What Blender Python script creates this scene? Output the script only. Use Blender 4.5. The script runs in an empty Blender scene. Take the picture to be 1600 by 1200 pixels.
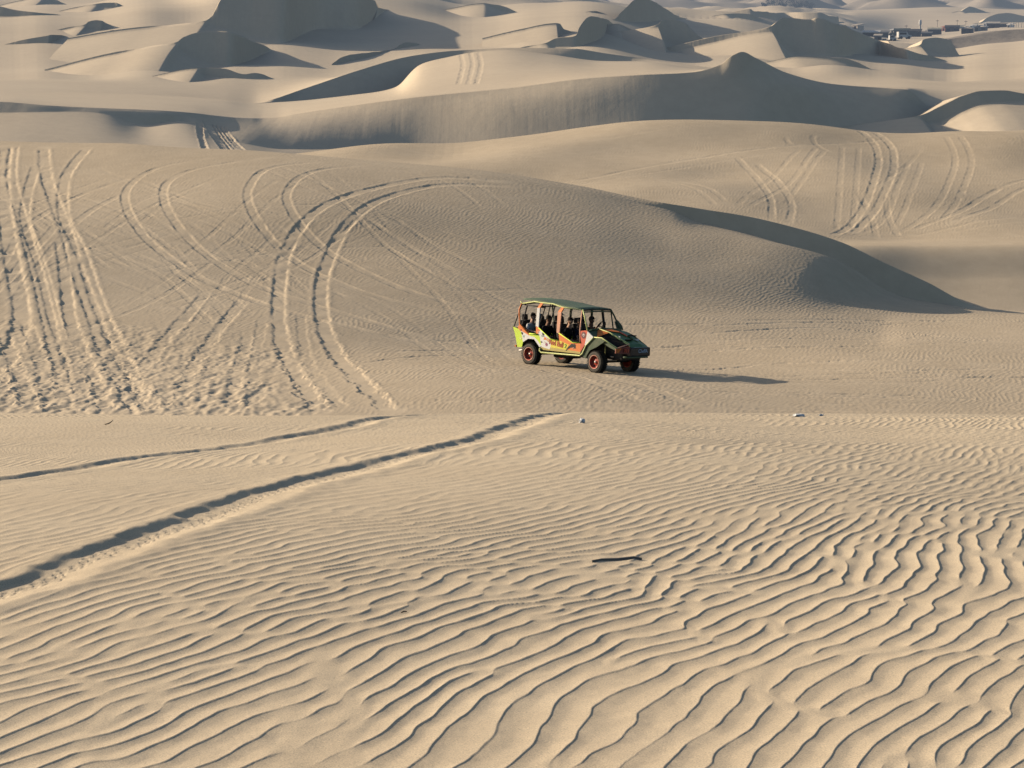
# desert dunes with a tour buggy
import bpy, bmesh, math, random
import numpy as np
from mathutils import Vector, Matrix
random.seed(7)
RNG = np.random.default_rng(11)
SC = bpy.context.scene
COL = SC.collection
R = math.radians

# ---------------------------------------------------------------- camera model
F = 3400.0                      # focal length in photo pixels (photo is 1600 wide)
HORIZON = 60.0                  # row of the horizon
PITCH = math.atan((600 - HORIZON) / F)
CP, SP = math.cos(PITCH), math.sin(PITCH)
SUN_EL, SUN_AZ = R(18.5), R(23)     # sun: from the left, 23 deg towards the far side
SUN = Vector((-math.cos(SUN_EL) * math.cos(SUN_AZ), math.cos(SUN_EL) * math.sin(SUN_AZ), math.sin(SUN_EL)))

def tz(u, v):
    """pixel -> (X/Y, Z/Y) of the ray through it (eye at the origin)"""
    a = (np.asarray(u, float) - 800) / F
    b = (600 - np.asarray(v, float)) / F
    d = CP + b * SP
    return a / d, (b * CP - SP) / d

def at(u, v, Y):
    t, s = tz(u, v)
    return Vector((float(t) * Y, Y, float(s) * Y))

def proj(X, Y, Z):
    d = Y * CP - Z * SP
    return 800 + F * X / d, 600 - F * (Y * SP + Z * CP) / d

# ---------------------------------------------------------------- where the buggy stands
B_R, B_F = at(829.9, 569, 73.0), at(931, 582, 70.83)          # near rear and near front tyre on the sand
EX = (B_F - B_R).normalized()
EY = Vector((1.17, 1.17, -.128)); EY = (EY - EX * EY.dot(EX)).normalized()
EZ = EX.cross(EY)
BUGGY = Matrix(((EX.x, EY.x, EZ.x, B_R.x), (EX.y, EY.y, EZ.y, B_R.y), (EX.z, EY.z, EZ.z, B_R.z), (0, 0, 0, 1)))

# ---------------------------------------------------------------- bookkeeping
def tag(o, label=None, cat=None, group=None, kind=None):
    if label: o['label'] = label
    if cat: o['category'] = cat
    if group: o['group'] = group
    if kind: o['kind'] = kind
    return o

def link(name, me, mats, parent=None):
    o = bpy.data.objects.new(name, me)
    COL.objects.link(o)
    for m in (mats if isinstance(mats, (list, tuple)) else [mats]):
        me.materials.append(m)
    if parent is not None:
        o.parent = parent
    return o

def empty(name, loc, label=None, cat=None, group=None):
    o = bpy.data.objects.new(name, None)
    o.empty_display_size = 0.3
    o.location = loc
    COL.objects.link(o)
    return tag(o, label, cat, group)

# ---------------------------------------------------------------- numeric helpers
def pchip(x, y, xi):
    """monotone cubic through (x, y), evaluated at xi, constant beyond the ends"""
    x = np.asarray(x, float); y = np.asarray(y, float); xi = np.clip(np.asarray(xi, float), x[0], x[-1])
    if len(x) == 1: return np.full_like(xi, y[0])
    h = np.diff(x); d = np.diff(y) / h
    m = np.zeros(len(x))
    if len(x) == 2:
        m[:] = d[0]
    else:
        w1 = 2 * h[1:] + h[:-1]; w2 = h[1:] + 2 * h[:-1]
        same = (d[:-1] * d[1:]) > 0
        with np.errstate(divide='ignore', invalid='ignore'):
            mm = (w1 + w2) / (w1 / d[:-1] + w2 / d[1:])
        m[1:-1] = np.where(same, mm, 0.0)
        m[0], m[-1] = d[0], d[-1]
    k = np.clip(np.searchsorted(x, xi) - 1, 0, len(x) - 2)
    s = (xi - x[k]) / h[k]
    return ((1 + 2 * s) * (1 - s) ** 2 * y[k] + s * (1 - s) ** 2 * h[k] * m[k]
            + s * s * (3 - 2 * s) * y[k + 1] + s * s * (s - 1) * h[k] * m[k + 1])

def sstep(a, b, x):
    s = np.clip((x - a) / (b - a), 0, 1)
    return s * s * (3 - 2 * s)

class Tile:
    """a periodic field on a square-celled tile, made by filtering white noise, sampled bilinearly"""
    def __init__(self, w, h, res, filt, seed, cplx=False):
        self.nx, self.ny, self.res = int(w / res), int(h / res), res
        g = np.random.default_rng(seed)
        n = g.standard_normal((self.ny, self.nx)) + 1j * g.standard_normal((self.ny, self.nx))
        kx = np.fft.fftfreq(self.nx, res)[None, :]; ky = np.fft.fftfreq(self.ny, res)[:, None]
        a = np.fft.ifft2(np.fft.fft2(n) * filt(kx, ky))
        a = a / np.sqrt(np.mean(np.abs(a) ** 2))
        self.a = (a if cplx else a.real * 1.414).astype(np.complex64 if cplx else np.float32)
    def __call__(self, x, y):
        fx = x / self.res; fy = y / self.res
        ix = np.floor(fx).astype(np.int64); iy = np.floor(fy).astype(np.int64)
        sx = (fx - ix).astype(np.float32); sy = (fy - iy).astype(np.float32)
        ix %= self.nx; iy %= self.ny
        jx = (ix + 1) % self.nx; jy = (iy + 1) % self.ny
        a = self.a
        return (a[iy, ix] * (1 - sx) + a[iy, jx] * sx) * (1 - sy) + (a[jy, ix] * (1 - sx) + a[jy, jx] * sx) * sy

def band(l0, l1):
    """isotropic band of wavelengths l0..l1"""
    def f(kx, ky):
        k = np.hypot(kx, ky)
        with np.errstate(divide='ignore'):
            lk = np.log(np.maximum(k, 1e-9))
        a, b = math.log(1 / l1), math.log(1 / l0)
        return np.exp(-((lk - (a + b) / 2) / (0.5 * (b - a) + .2)) ** 2) / np.maximum(k, 1e-6)
    return f

def wavefilt(lam, theta, bk, bth):
    def f(kx, ky):
        k = np.hypot(kx, ky); th = np.arctan2(ky, kx)
        d = np.angle(np.exp(1j * (th - theta)))
        return np.exp(-((k * lam - 1) / bk) ** 2 / 2) * np.exp(-(d / bth) ** 2 / 2)
    return f

N_LOW = Tile(64, 64, .25, band(4, 14), 3)
N_LOW2 = Tile(64, 64, .25, band(4, 14), 4)
N_MID = Tile(24, 24, .06, band(.6, 2.2), 5)
N_MID2 = Tile(24, 24, .06, band(.6, 2.2), 15)
N_FINE = Tile(12, 12, .03, band(.15, .5), 6)
TH = R(-24)                                    # wind direction across the ripples
PH_A = Tile(15, 22, .0125, wavefilt(.108, TH, .12, R(8)), 21, True)
PH_B = Tile(17, 23, .0125, wavefilt(.092, TH, .13, R(9)), 22, True)
PH_C = Tile(29, 31, .03, wavefilt(.19, TH, .2, R(15)), 23, True)

def ripple(X, Y, tile, lee=.05, turn=None, drop=.42):
    """wind ripples, height 0..1: a small sharp step at each crest, a shaded hollow, then a long rise to the next crest"""
    wx = X + .011 * N_MID(X, Y) + .14 * N_LOW(X, Y) + .0050 * N_FINE(X, Y * .6)
    wy = Y + .04 * N_MID2(X * .7, Y * .7) + .45 * N_LOW2(X, Y)
    if turn is not None:
        wx, wy = wx + turn[0], wy + turn[1]
    g = tile(wx, wy)
    q = (np.angle(g) / (2 * np.pi)) % 1.0
    a = np.clip(q / lee, 0, 1); b = np.clip((q - lee) / (.44 - lee), 0, 1); c = np.clip((q - .44) / .56, 0, 1)
    h = np.where(q < lee, 1 - drop * a, np.where(q < .44, (1 - drop) * (1 - b) ** 1.7, .25 * c + .75 * c ** 1.9))
    amp = sstep(.06, .55, np.abs(g))
    return (h - .35) * amp

# ---------------------------------------------------------------- lofted ground sheets
def columns(n, u0=-25, u1=1625, margin=.30, nm=110, ex=1.8):
    t0, t1 = float(tz(u0, 600)[0]), float(tz(u1, 600)[0])
    e = np.linspace(0, 1, nm + 1)[1:] ** ex
    return np.concatenate([(t0 - margin * e)[::-1], np.linspace(t0, t1, n), t1 + margin * e])

class Sheet:
    """ground lofted through guide lines; a guide is a list of (u, v, Y)"""
    def __init__(self, cols, guides, rows, crease=(), soften=()):
        self.t = t = cols
        K = len(guides); Yk = np.zeros((K, len(t))); Zk = np.zeros((K, len(t)))
        for k, g in enumerate(guides):
            g = np.array(g, float)
            ti, si = tz(g[:, 0], g[:, 1])
            Yk[k] = pchip(ti, g[:, 2], t)
            Zk[k] = pchip(ti, si * g[:, 2], t)
        g = np.exp(-np.linspace(-2.5, 2.5, 81) ** 2); g /= g.sum()
        g2 = np.exp(-np.linspace(-2.5, 2.5, 25) ** 2); g2 /= g2.sum()
        for k in soften:
            for A in (Yk, Zk): A[abs(k)] = np.convolve(np.pad(A[abs(k)], 40 if k > 0 else 12, mode='edge'), g if k > 0 else g2, mode='valid')
        self.loft(Yk, Zk, rows, crease)
    def loft(self, Yk, Zk, rows, crease=()):
        K = len(Yk); t = self.t
        h = np.maximum(np.diff(Yk, axis=0), 1e-3); d = np.diff(Zk, axis=0) / h
        mi = np.zeros_like(Yk); mo = np.zeros_like(Yk)
        for k in range(K):
            if k == 0: mi[k] = mo[k] = d[0]
            elif k == K - 1: mi[k] = mo[k] = d[-1]
            elif k in crease: mi[k], mo[k] = d[k - 1], d[k]
            else:
                w1 = 2 * h[k] + h[k - 1]; w2 = h[k] + 2 * h[k - 1]
                with np.errstate(divide='ignore', invalid='ignore'):
                    m = (w1 + w2) / (w1 / d[k - 1] + w2 / d[k])
                mi[k] = mo[k] = np.where(d[k - 1] * d[k] > 0, m, 0)
        g = np.exp(-np.linspace(-2.5, 2.5, 61) ** 2); g /= g.sum()
        bl = lambda r: np.convolve(np.pad(r, 30, mode='edge'), g, mode='valid') if len(t) > 300 else r
        for k in range(K): mi[k], mo[k] = bl(mi[k]), bl(mo[k])
        Ys, Zs = [], []
        for k in range(K - 1):
            n = rows[k]
            s = (np.arange(n) / n)[:, None]
            if k == K - 2: s = (np.arange(n + 1) / n)[:, None]
            Ys.append(Yk[k] + s * h[k])
            Zs.append((1 + 2 * s) * (1 - s) ** 2 * Zk[k] + s * (1 - s) ** 2 * h[k] * mo[k]
                      + s * s * (3 - 2 * s) * Zk[k + 1] + s * s * (s - 1) * h[k] * mi[k + 1])
        self.Y = np.concatenate(Ys); self.Z = np.concatenate(Zs)
        self.X = self.Y * t[None, :]
        self.attr = {}
        self.rowk = np.concatenate([np.full(len(y), k) for k, y in enumerate(Ys)])
        self.Z0 = self.Z.copy()
    def hit(self, u, v):
        """ground point seen at a pixel (before small relief is added)"""
        i = int(np.argmin(np.abs(self.t - float(tz(u, v)[0]))))
        U, V = proj(self.X[:, i], self.Y[:, i], self.Z0[:, i])
        t, s = tz(u, v)
        g = np.nonzero((V[:-1] >= v) & (V[1:] < v))[0]
        if len(g) == 0:
            r = int(np.argmin(np.abs(V - v))); Yh = self.Y[r, i]
        else:
            r = g[0]; q = (V[r] - v) / (V[r] - V[r + 1] + 1e-9)
            Yh = self.Y[r, i] + q * (self.Y[r + 1, i] - self.Y[r, i])
        return float(t) * Yh, Yh
    def zat(self, x, y):
        i = int(np.argmin(np.abs(self.t - x / y)))
        return float(np.interp(y, self.Y[:, i], self.Z[:, i]))
    def path(self, pix, n=None):
        """pixel polyline -> smooth polyline on the ground"""
        P = np.array([self.hit(u, v) for u, v in pix])
        return smooth(P, n)
    def near(self, P, reach):
        """signed distance (right of travel positive), running length, for vertices near polyline P"""
        D = np.full(self.X.shape, 1e3, np.float32); S = np.zeros(self.X.shape, np.float32)
        L = 0.0
        for a, b in zip(P[:-1], P[1:]):
            e = b - a; l = math.hypot(*e)
            if l < 1e-6: continue
            q = [(p[0] + dx) / max(p[1] + dy, 1) for p in (a, b) for dx in (-reach, reach) for dy in (-reach, reach)]
            i0, i1 = np.searchsorted(self.t, min(q)), np.searchsorted(self.t, max(q)) + 1
            ylo, yhi = min(a[1], b[1]) - reach, max(a[1], b[1]) + reach
            Yc = self.Y[:, i0:i1]
            if Yc.shape[1] == 0: L += l; continue
            rr = np.nonzero((Yc.max(1) > ylo) & (Yc.min(1) < yhi))[0]
            if len(rr) == 0: L += l; continue
            sl = (slice(rr[0], rr[-1] + 1), slice(i0, i1))
            dx = self.X[sl] - a[0]; dy = self.Y[sl] - a[1]
            s = np.clip((dx * e[0] + dy * e[1]) / l, 0, l)
            px = dx - s * e[0] / l; py = dy - s * e[1] / l
            dist = np.hypot(px, py)
            side = np.sign(dx * e[1] - dy * e[0])
            old = np.abs(D[sl]); up = dist < old
            D[sl] = np.where(up, dist * side, D[sl]); S[sl] = np.where(up, L + s, S[sl])
            L += l
        return D, S, L
    def build(self, name, mat):
        nr, nc = self.X.shape
        me = bpy.data.meshes.new(name)
        co = np.stack([self.X, self.Y, self.Z], -1).reshape(-1, 3).astype(np.float32)
        me.vertices.add(nr * nc); me.vertices.foreach_set('co', co.ravel())
        idx = np.arange(nr * nc, dtype=np.int32).reshape(nr, nc)
        q = np.stack([idx[:-1, :-1], idx[:-1, 1:], idx[1:, 1:], idx[1:, :-1]], -1).reshape(-1, 4)
        me.loops.add(q.size); me.loops.foreach_set('vertex_index', q.ravel())
        me.polygons.add(len(q)); me.polygons.foreach_set('loop_start', np.arange(0, q.size, 4, dtype=np.int32))
        me.polygons.foreach_set('use_smooth', np.ones(len(q), bool))
        for n, a in self.attr.items():
            at_ = me.attributes.new(n, 'FLOAT', 'POINT')
            at_.data.foreach_set('value', np.ascontiguousarray(a, np.float32).ravel())
        me.update(calc_edges=True)
        return tag(link(name, me, mat), kind='structure')

def smooth(P, n=None):
    P = np.asarray(P, float)
    d = np.concatenate([[0], np.cumsum(np.hypot(*np.diff(P[:, :2], axis=0).T))])
    if n is None: n = max(8, min(60, int(d[-1] / .8)))
    s = np.linspace(0, d[-1], n)
    # Catmull-Rom style: natural interpolation through a dense pchip then a light blur
    Q = np.stack([pchip(d, P[:, k], s) for k in range(P.shape[1])], -1)
    for _ in range(3):
        Q[1:-1] = .25 * Q[:-2] + .5 * Q[1:-1] + .25 * Q[2:]
    return Q

def rut(sh, P, w, depth, berm=.28, rough=.25, lugs=0.0, sharp=.22, rm=None):
    """press a wheel rut along polyline P into sheet sh"""
    D, S, L = sh.near(P, w * 3)
    m = np.abs(D) < w * 3
    x, y = sh.X[m], sh.Y[m]
    n1 = N_FINE(x, y); n2 = N_MID(x, y)
    if rm is not None: rough = rough * rm[m]
    d = D[m] + w * .10 * rough * n1 + w * .14 * rough * n2
    dep = depth * (1 + .35 * N_MID2(x * .6, y * .6)) * sstep(0, 1.2, S[m]) * sstep(0, 1.2, L - S[m])
    a = np.abs(d) / (w / 2)
    prof = -(1 - sstep(1 - sharp, 1 + sharp, a))
    prof += berm * np.exp(-((a - 1.45) / .33) ** 2) * (1 + .4 * rough * n1)
    if lugs:
        prof += lugs * (1 - sstep(.7, 1.1, a)) * np.sin(S[m] * 2 * np.pi / .27 + 2.2 * n2)
    sh.Z[m] += dep * prof
    if 'soft' in sh.attr:
        k = np.clip(depth / .03, 0, 1)
        sh.attr['soft'][m] = np.minimum(sh.attr['soft'][m], 1 - k * (1 - sstep(1.0, 1.9, a)))
    return m
# ---------------------------------------------------------------- materials
def nodes(name):
    m = bpy.data.materials.new(name); m.use_nodes = True
    nt = m.node_tree
    return m, nt, nt.nodes['Principled BSDF']

def N(nt, kind, **kw):
    n = nt.nodes.new(kind)
    for k, v in kw.items():
        if k in n.inputs.keys(): n.inputs[k].default_value = v
        else: setattr(n, k, v)
    return n

HAZE_GLOW = (.30, .36, .46, 1)  # painted haze: bluish glow mixed into the far materials
def sand(name, col, dark, grain=0.0, haze=0.0, rill=False, hcol=HAZE_GLOW, soft=False):
    m, nt, b = nodes(name)
    L = nt.links.new
    geo = N(nt, 'ShaderNodeNewGeometry')
    big = N(nt, 'ShaderNodeTexNoise', Scale=.06, Detail=4.0, Roughness=.6)
    mid = N(nt, 'ShaderNodeTexNoise', Scale=1.1, Detail=5.0, Roughness=.65)
    L(geo.outputs['Position'], big.inputs['Vector']); L(geo.outputs['Position'], mid.inputs['Vector'])
    add = N(nt, 'ShaderNodeMath', operation='ADD'); L(big.outputs[0], add.inputs[0]); L(mid.outputs[0], add.inputs[1])
    rng = N(nt, 'ShaderNodeMapRange'); rng.inputs[1].default_value = .75; rng.inputs[2].default_value = 1.25
    L(add.outputs[0], rng.inputs[0])
    mix = N(nt, 'ShaderNodeMix', data_type='RGBA')
    mix.inputs[6].default_value = (*dark, 1); mix.inputs[7].default_value = (*col, 1)
    L(rng.outputs[0], mix.inputs[0])
    out = mix.outputs[2]
    bump_h = None
    if grain:
        g = N(nt, 'ShaderNodeTexNoise', Scale=170.0, Detail=3.0, Roughness=.8)
        L(geo.outputs['Position'], g.inputs['Vector'])
        r2 = N(nt, 'ShaderNodeMapRange'); r2.inputs[1].default_value = .3; r2.inputs[2].default_value = .7
        r2.inputs[3].default_value = 1 - grain; r2.inputs[4].default_value = 1 + grain
        L(g.outputs[0], r2.inputs[0])
        mul = N(nt, 'ShaderNodeMix', data_type='RGBA', blend_type='MULTIPLY'); mul.inputs[0].default_value = 1
        L(out, mul.inputs[6]); L(r2.outputs[0], mul.inputs[7]); out = mul.outputs[2]
        bp = N(nt, 'ShaderNodeBump', Strength=.35, Distance=.004); L(g.outputs[0], bp.inputs['Height'])
        L(bp.outputs[0], b.inputs['Normal'])
    if rill:
        mp = N(nt, 'ShaderNodeMapping'); mp.inputs['Scale'].default_value = (1.0, .05, .04)
        L(geo.outputs['Position'], mp.inputs['Vector'])
        rn = N(nt, 'ShaderNodeTexNoise', Scale=1.3, Detail=3.0, Roughness=.55, Distortion=.15)
        L(mp.outputs[0], rn.inputs['Vector'])
        at_ = N(nt, 'ShaderNodeAttribute', attribute_name='rill')
        mm = N(nt, 'ShaderNodeMath', operation='MULTIPLY'); L(rn.outputs[0], mm.inputs[0]); L(at_.outputs['Fac'], mm.inputs[1])
        bp = N(nt, 'ShaderNodeBump', Strength=1.0, Distance=1.0); L(mm.outputs[0], bp.inputs['Height'])
        fn = N(nt, 'ShaderNodeTexNoise', Scale=.9, Detail=6.0, Roughness=.7); L(geo.outputs['Position'], fn.inputs['Vector'])
        b2 = N(nt, 'ShaderNodeBump', Strength=.25, Distance=.10); L(fn.outputs[0], b2.inputs['Height']); L(bp.outputs[0], b2.inputs['Normal'])
        L(b2.outputs[0], b.inputs['Normal'])
    if soft:      # loose sand turned up by tyres is a little paler than the wind-packed crust
        sa = N(nt, 'ShaderNodeAttribute', attribute_name='soft')
        rs = N(nt, 'ShaderNodeMapRange'); rs.inputs[3].default_value = 1.10; rs.inputs[4].default_value = 1.0
        L(sa.outputs['Fac'], rs.inputs[0])
        ml = N(nt, 'ShaderNodeMix', data_type='RGBA', blend_type='MULTIPLY'); ml.inputs[0].default_value = 1
        L(out, ml.inputs[6]); L(rs.outputs[0], ml.inputs[7]); out = ml.outputs[2]
    b.inputs['Roughness'].default_value = .95
    b.inputs['Specular IOR Level'].default_value = .15
    L(out, b.inputs['Base Color'])
    if haze:  # haze is painted in: emission takes over from the surface as Y grows
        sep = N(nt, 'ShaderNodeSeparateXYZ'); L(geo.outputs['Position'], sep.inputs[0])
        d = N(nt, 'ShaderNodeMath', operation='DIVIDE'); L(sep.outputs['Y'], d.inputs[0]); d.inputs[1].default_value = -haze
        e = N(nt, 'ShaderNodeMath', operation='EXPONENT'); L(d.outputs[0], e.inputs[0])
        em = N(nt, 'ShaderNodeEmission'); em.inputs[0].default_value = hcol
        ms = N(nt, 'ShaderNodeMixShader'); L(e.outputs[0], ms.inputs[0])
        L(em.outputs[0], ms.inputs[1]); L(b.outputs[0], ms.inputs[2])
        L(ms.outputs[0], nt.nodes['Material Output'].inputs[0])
    return m

def paint(name, col, rough=.45, metal=0.0, dirt=.25, spec=.5, coat=0.0):
    """paint or plastic with dust and wear"""
    m, nt, b = nodes(name); L = nt.links.new
    tc = N(nt, 'ShaderNodeTexCoord')
    n = N(nt, 'ShaderNodeTexNoise', Scale=7.0, Detail=6.0, Roughness=.7); L(tc.outputs['Object'], n.inputs['Vector'])
    r = N(nt, 'ShaderNodeMapRange'); r.inputs[1].default_value = .42; r.inputs[2].default_value = .72; r.inputs[4].default_value = dirt
    L(n.outputs[0], r.inputs[0])
    mix = N(nt, 'ShaderNodeMix', data_type='RGBA')
    mix.inputs[6].default_value = (*col, 1); mix.inputs[7].default_value = (.38, .30, .21, 1)
    L(r.outputs[0], mix.inputs[0]); L(mix.outputs[2], b.inputs['Base Color'])
    r2 = N(nt, 'ShaderNodeMapRange'); r2.inputs[3].default_value = rough; r2.inputs[4].default_value = min(1, rough + .3)
    L(n.outputs[0], r2.inputs[0]); L(r2.outputs[0], b.inputs['Roughness'])
    b.inputs['Metallic'].default_value = metal
    b.inputs['Specular IOR Level'].default_value = spec
    b.inputs['Coat Weight'].default_value = coat
    return m
# ---------------------------------------------------------------- sand
S_COL, S_DRK = (.80, .665, .48), (.72, .59, .42)
M_FORE = sand('sand_rippled', S_COL, S_DRK, grain=.36)
M_MID = sand('sand_tracked', (.71, .585, .425), (.62, .505, .36), grain=.06, soft=True)
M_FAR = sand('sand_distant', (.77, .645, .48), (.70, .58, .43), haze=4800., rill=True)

# ======= foreground dune =======
Yr = np.concatenate([np.linspace(2.5, 6.0, 60)[:-1], 1 / np.linspace(1 / 6.0, 1 / 27.5, 760), np.linspace(27.5, 52, 50)[1:]])
# rows spaced evenly in the picture where the ground is seen
cols = columns(1320, margin=.36, nm=330, ex=1.15)
fore = Sheet.__new__(Sheet); fore.t = cols
fore.Y = np.repeat(Yr[:, None], len(cols), 1); fore.X = fore.Y * cols[None, :]
X, Y = fore.X, fore.Y
def fore_base(X, Y):
    z = -(1.5 + .1 * Y + .0033 * np.maximum(Y - 15, 0) ** 2)
    z = z - .010 * np.maximum(Y - 27.5, 0) ** 2 * sstep(27, 40, Y)
    z = z + .05 * N_LOW(X * .8 + 3, Y * .5) * sstep(3, 9, Y) * (1 - .6 * sstep(18, 26, Y))
    return z
fore.Z = fore_base(X, Y); fore.Z0 = fore.Z.copy()
fore.attr = {'soft': np.ones(X.shape, np.float32)}
# wheel ruts
A_pix = [(-160, 965), (0, 925), (80, 890), (200, 842), (300, 808), (380, 778), (450, 757), (540, 735), (625, 712), (710, 695), (790, 669), (840, 651)]
B_pix = [(-200, 772), (0, 748), (100, 735), (220, 714), (325, 703), (450, 683), (530, 668), (600, 652)]
def extend(P, d):
    e = P[-1] - P[-3]; e /= np.hypot(*e)
    return np.concatenate([P, [P[-1] + e * d * .5, P[-1] + e * d]])
for pix, w, dep in ((A_pix, .20, .028), (B_pix, .17, .025)):
    P = extend(fore.path(pix, 60), 9)
    P = extend(P[::-1], 7)[::-1]
    D, S, L = fore.near(P, 1.2)
    m = np.abs(D) < 1.2
    x, y = X[m], Y[m]
    d = D[m] + .012 * N_FINE(x, y) + .022 * N_MID(x, y)
    # left bank steep and high, floor flat, right side a low shoulder
    hl = dep * (.85 + .10 * N_MID2(x * .5, y * .5))
    prof = -(sstep(-w / 2 - .03, -w / 2 + .06, d) - sstep(w / 2 - .08, w / 2 + .16, d)) * hl
    prof += .30 * hl * np.exp(-((d + w * .72) / .09) ** 2)
    prof += .40 * hl * np.exp(-((d - w * 1.35) / .10) ** 2)
    # tyre tread rows on the right half of the floor
    tread = (sstep(-.02, .02, d) - sstep(w * .42, w * .5, d)) * .004 * np.sin(S[m] * 2 * np.pi / .11) * (np.sin(d * 2 * np.pi / .075) > 0)
    fore.Z[m] += prof + tread
    fore.attr['soft'][m] *= 1 - sstep(-w * 1.1, -w * .7, d) * (1 - sstep(w * 1.2, w * 2.0, d)) * .95
# wind ripples
near = ripple(X, Y, PH_A, .045)
far_ = ripple(X, Y, PH_B, .07, None, .4)
mixr = sstep(10.5, 17.5, Y + 1.2 * N_LOW(X, Y))
amp = .0060 * (1 + .22 * N_LOW2(X * .6, Y * .6))
rp = near * amp * (1 - mixr) + far_ * .0064 * mixr
rp *= .82 + .18 * sstep(-1.5, .1, N_LOW(X * .35 + 9, Y * .35))
fore.Z += rp * fore.attr['soft'] + .0005 * N_FINE(X * 1.7, Y * 1.7) * (1 - sstep(12, 20, Y))
O_FORE = fore.build('foreground_sand', M_FORE)

# ======= valley floor and the long hill on the left =======
def line(v, pts):
    """guide along a level pixel row: pts = [(u, Y)]"""
    return [(u, v, y) for u, y in pts]
cols = columns(1250, margin=.20)
crest = [(-400, 212, 132), (-200, 214, 128), (0, 220, 124), (172, 224, 121), (259, 230, 119), (397, 236, 117), (525, 246, 115), (700, 261, 113),
         (900, 289, 111), (987, 307, 109.8), (1050, 320, 109), (1162, 337, 109), (1232, 353, 108.8), (1316, 379, 108.5), (1381, 410, 108.3),
         (1447, 440, 108.3), (1534, 481, 108.7), (1640, 487, 110), (2000, 490, 112)]
foot = [(-400, 219, 130), (-200, 221, 126), (0, 227, 122), (172, 231, 119), (259, 237, 117), (397, 243, 115), (525, 253, 113), (700, 268, 111.2),
        (900, 296, 109.6), (987, 315, 109), (1050, 330, 108.8), (1090, 348, 108.5), (1162, 367, 108.25), (1250, 395, 107.8), (1302, 411, 107.6), (1337, 426, 107.5),
        (1381, 452, 107.25), (1416, 465, 107.3), (1469, 474, 107.7), (1534, 483, 108.2), (1640, 488.5, 109), (2000, 491, 111)]
guides = [line(760, [(-500, 48), (2100, 48)]),
          line(640, [(-500, 63), (400, 63), (900, 63.5), (1600, 64.5), (2100, 65)]),
          line(575, [(-500, 71), (400, 71.5), (900, 72.3), (1600, 74.5), (2100, 76)]),
          [(-500, 495, 81), (0, 500, 80.5), (400, 500, 81), (700, 500, 83), (1050, 492, 88), (1250, 490, 92), (1400, 491, 96), (1500, 492, 98.5), (1640, 496, 99), (2100, 498, 99)],
          [(-500, 395, 93), (0, 400, 93), (400, 400, 94), (700, 400, 95), (900, 410, 96), (1050, 418, 97.5), (1162, 425, 99), (1250, 438, 100), (1337, 455, 101), (1416, 474, 101.5), (1534, 487, 102.5), (1640, 492.5, 103.5), (2100, 495, 104)],
          [(-500, 300, 109), (0, 300, 108), (400, 305, 104), (700, 325, 103), (900, 345, 103), (1050, 366, 103.5), (1162, 393, 103.5), (1250, 416, 103.5), (1337, 440, 103.5), (1416, 470, 103.5), (1534, 485, 105.5), (1640, 490, 106.5), (2100, 492, 107.5)],
          foot, crest]
hid = [(u, v + 16, y + 6) for u, v, y in crest]
deep = [(u, v + 55, y + 22) for u, v, y in crest]
vall = Sheet(cols, guides + [hid, deep], [120, 90, 120, 130, 120, 70, 26, 12, 8], crease=(6, 7))
X, Y = vall.X, vall.Y
U, V = proj(X, Y, vall.Z0)
# the ground under the buggy tilts away to the right
C0 = B_R + EX * 1.5 + EY * .83; GX, GY = -EZ.x / EZ.z, -EZ.y / EZ.z
def plane_z(x, y): return C0.z + GX * (x - C0.x) + GY * (y - C0.y)
rr = np.hypot(X - C0.x - .3, (Y - C0.y) * .8)
k = 1 - sstep(3.2, 11, rr)
vall.Z = vall.Z * (1 - k) + plane_z(X, Y) * k
vall.attr = {'soft': np.ones(X.shape, np.float32)}
slip = sstep(5.5, 6.0, vall.rowk)[:, None] * sstep(1040, 1120, U)
vall.attr['soft'] *= (1 - slip)
vall.Z += .018 * N_LOW(X * .5, Y * .4) * (1 - slip) * (1 - k)
# a shoulder of the hill that turns away from the sun
bx, by = vall.hit(1268, 436)
pp = (X - bx) * math.cos(SUN_AZ) - (Y - by) * math.sin(SUN_AZ); qq = (X - bx) * math.sin(SUN_AZ) + (Y - by) * math.cos(SUN_AZ)
vall.Z += .95 * np.where(pp < 0, np.exp(-(pp / 5.5) ** 2), 1 - sstep(0, 3.0, pp)) * np.exp(-((qq - 1.0) / 4.5) ** 2) * (1 - slip)
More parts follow.
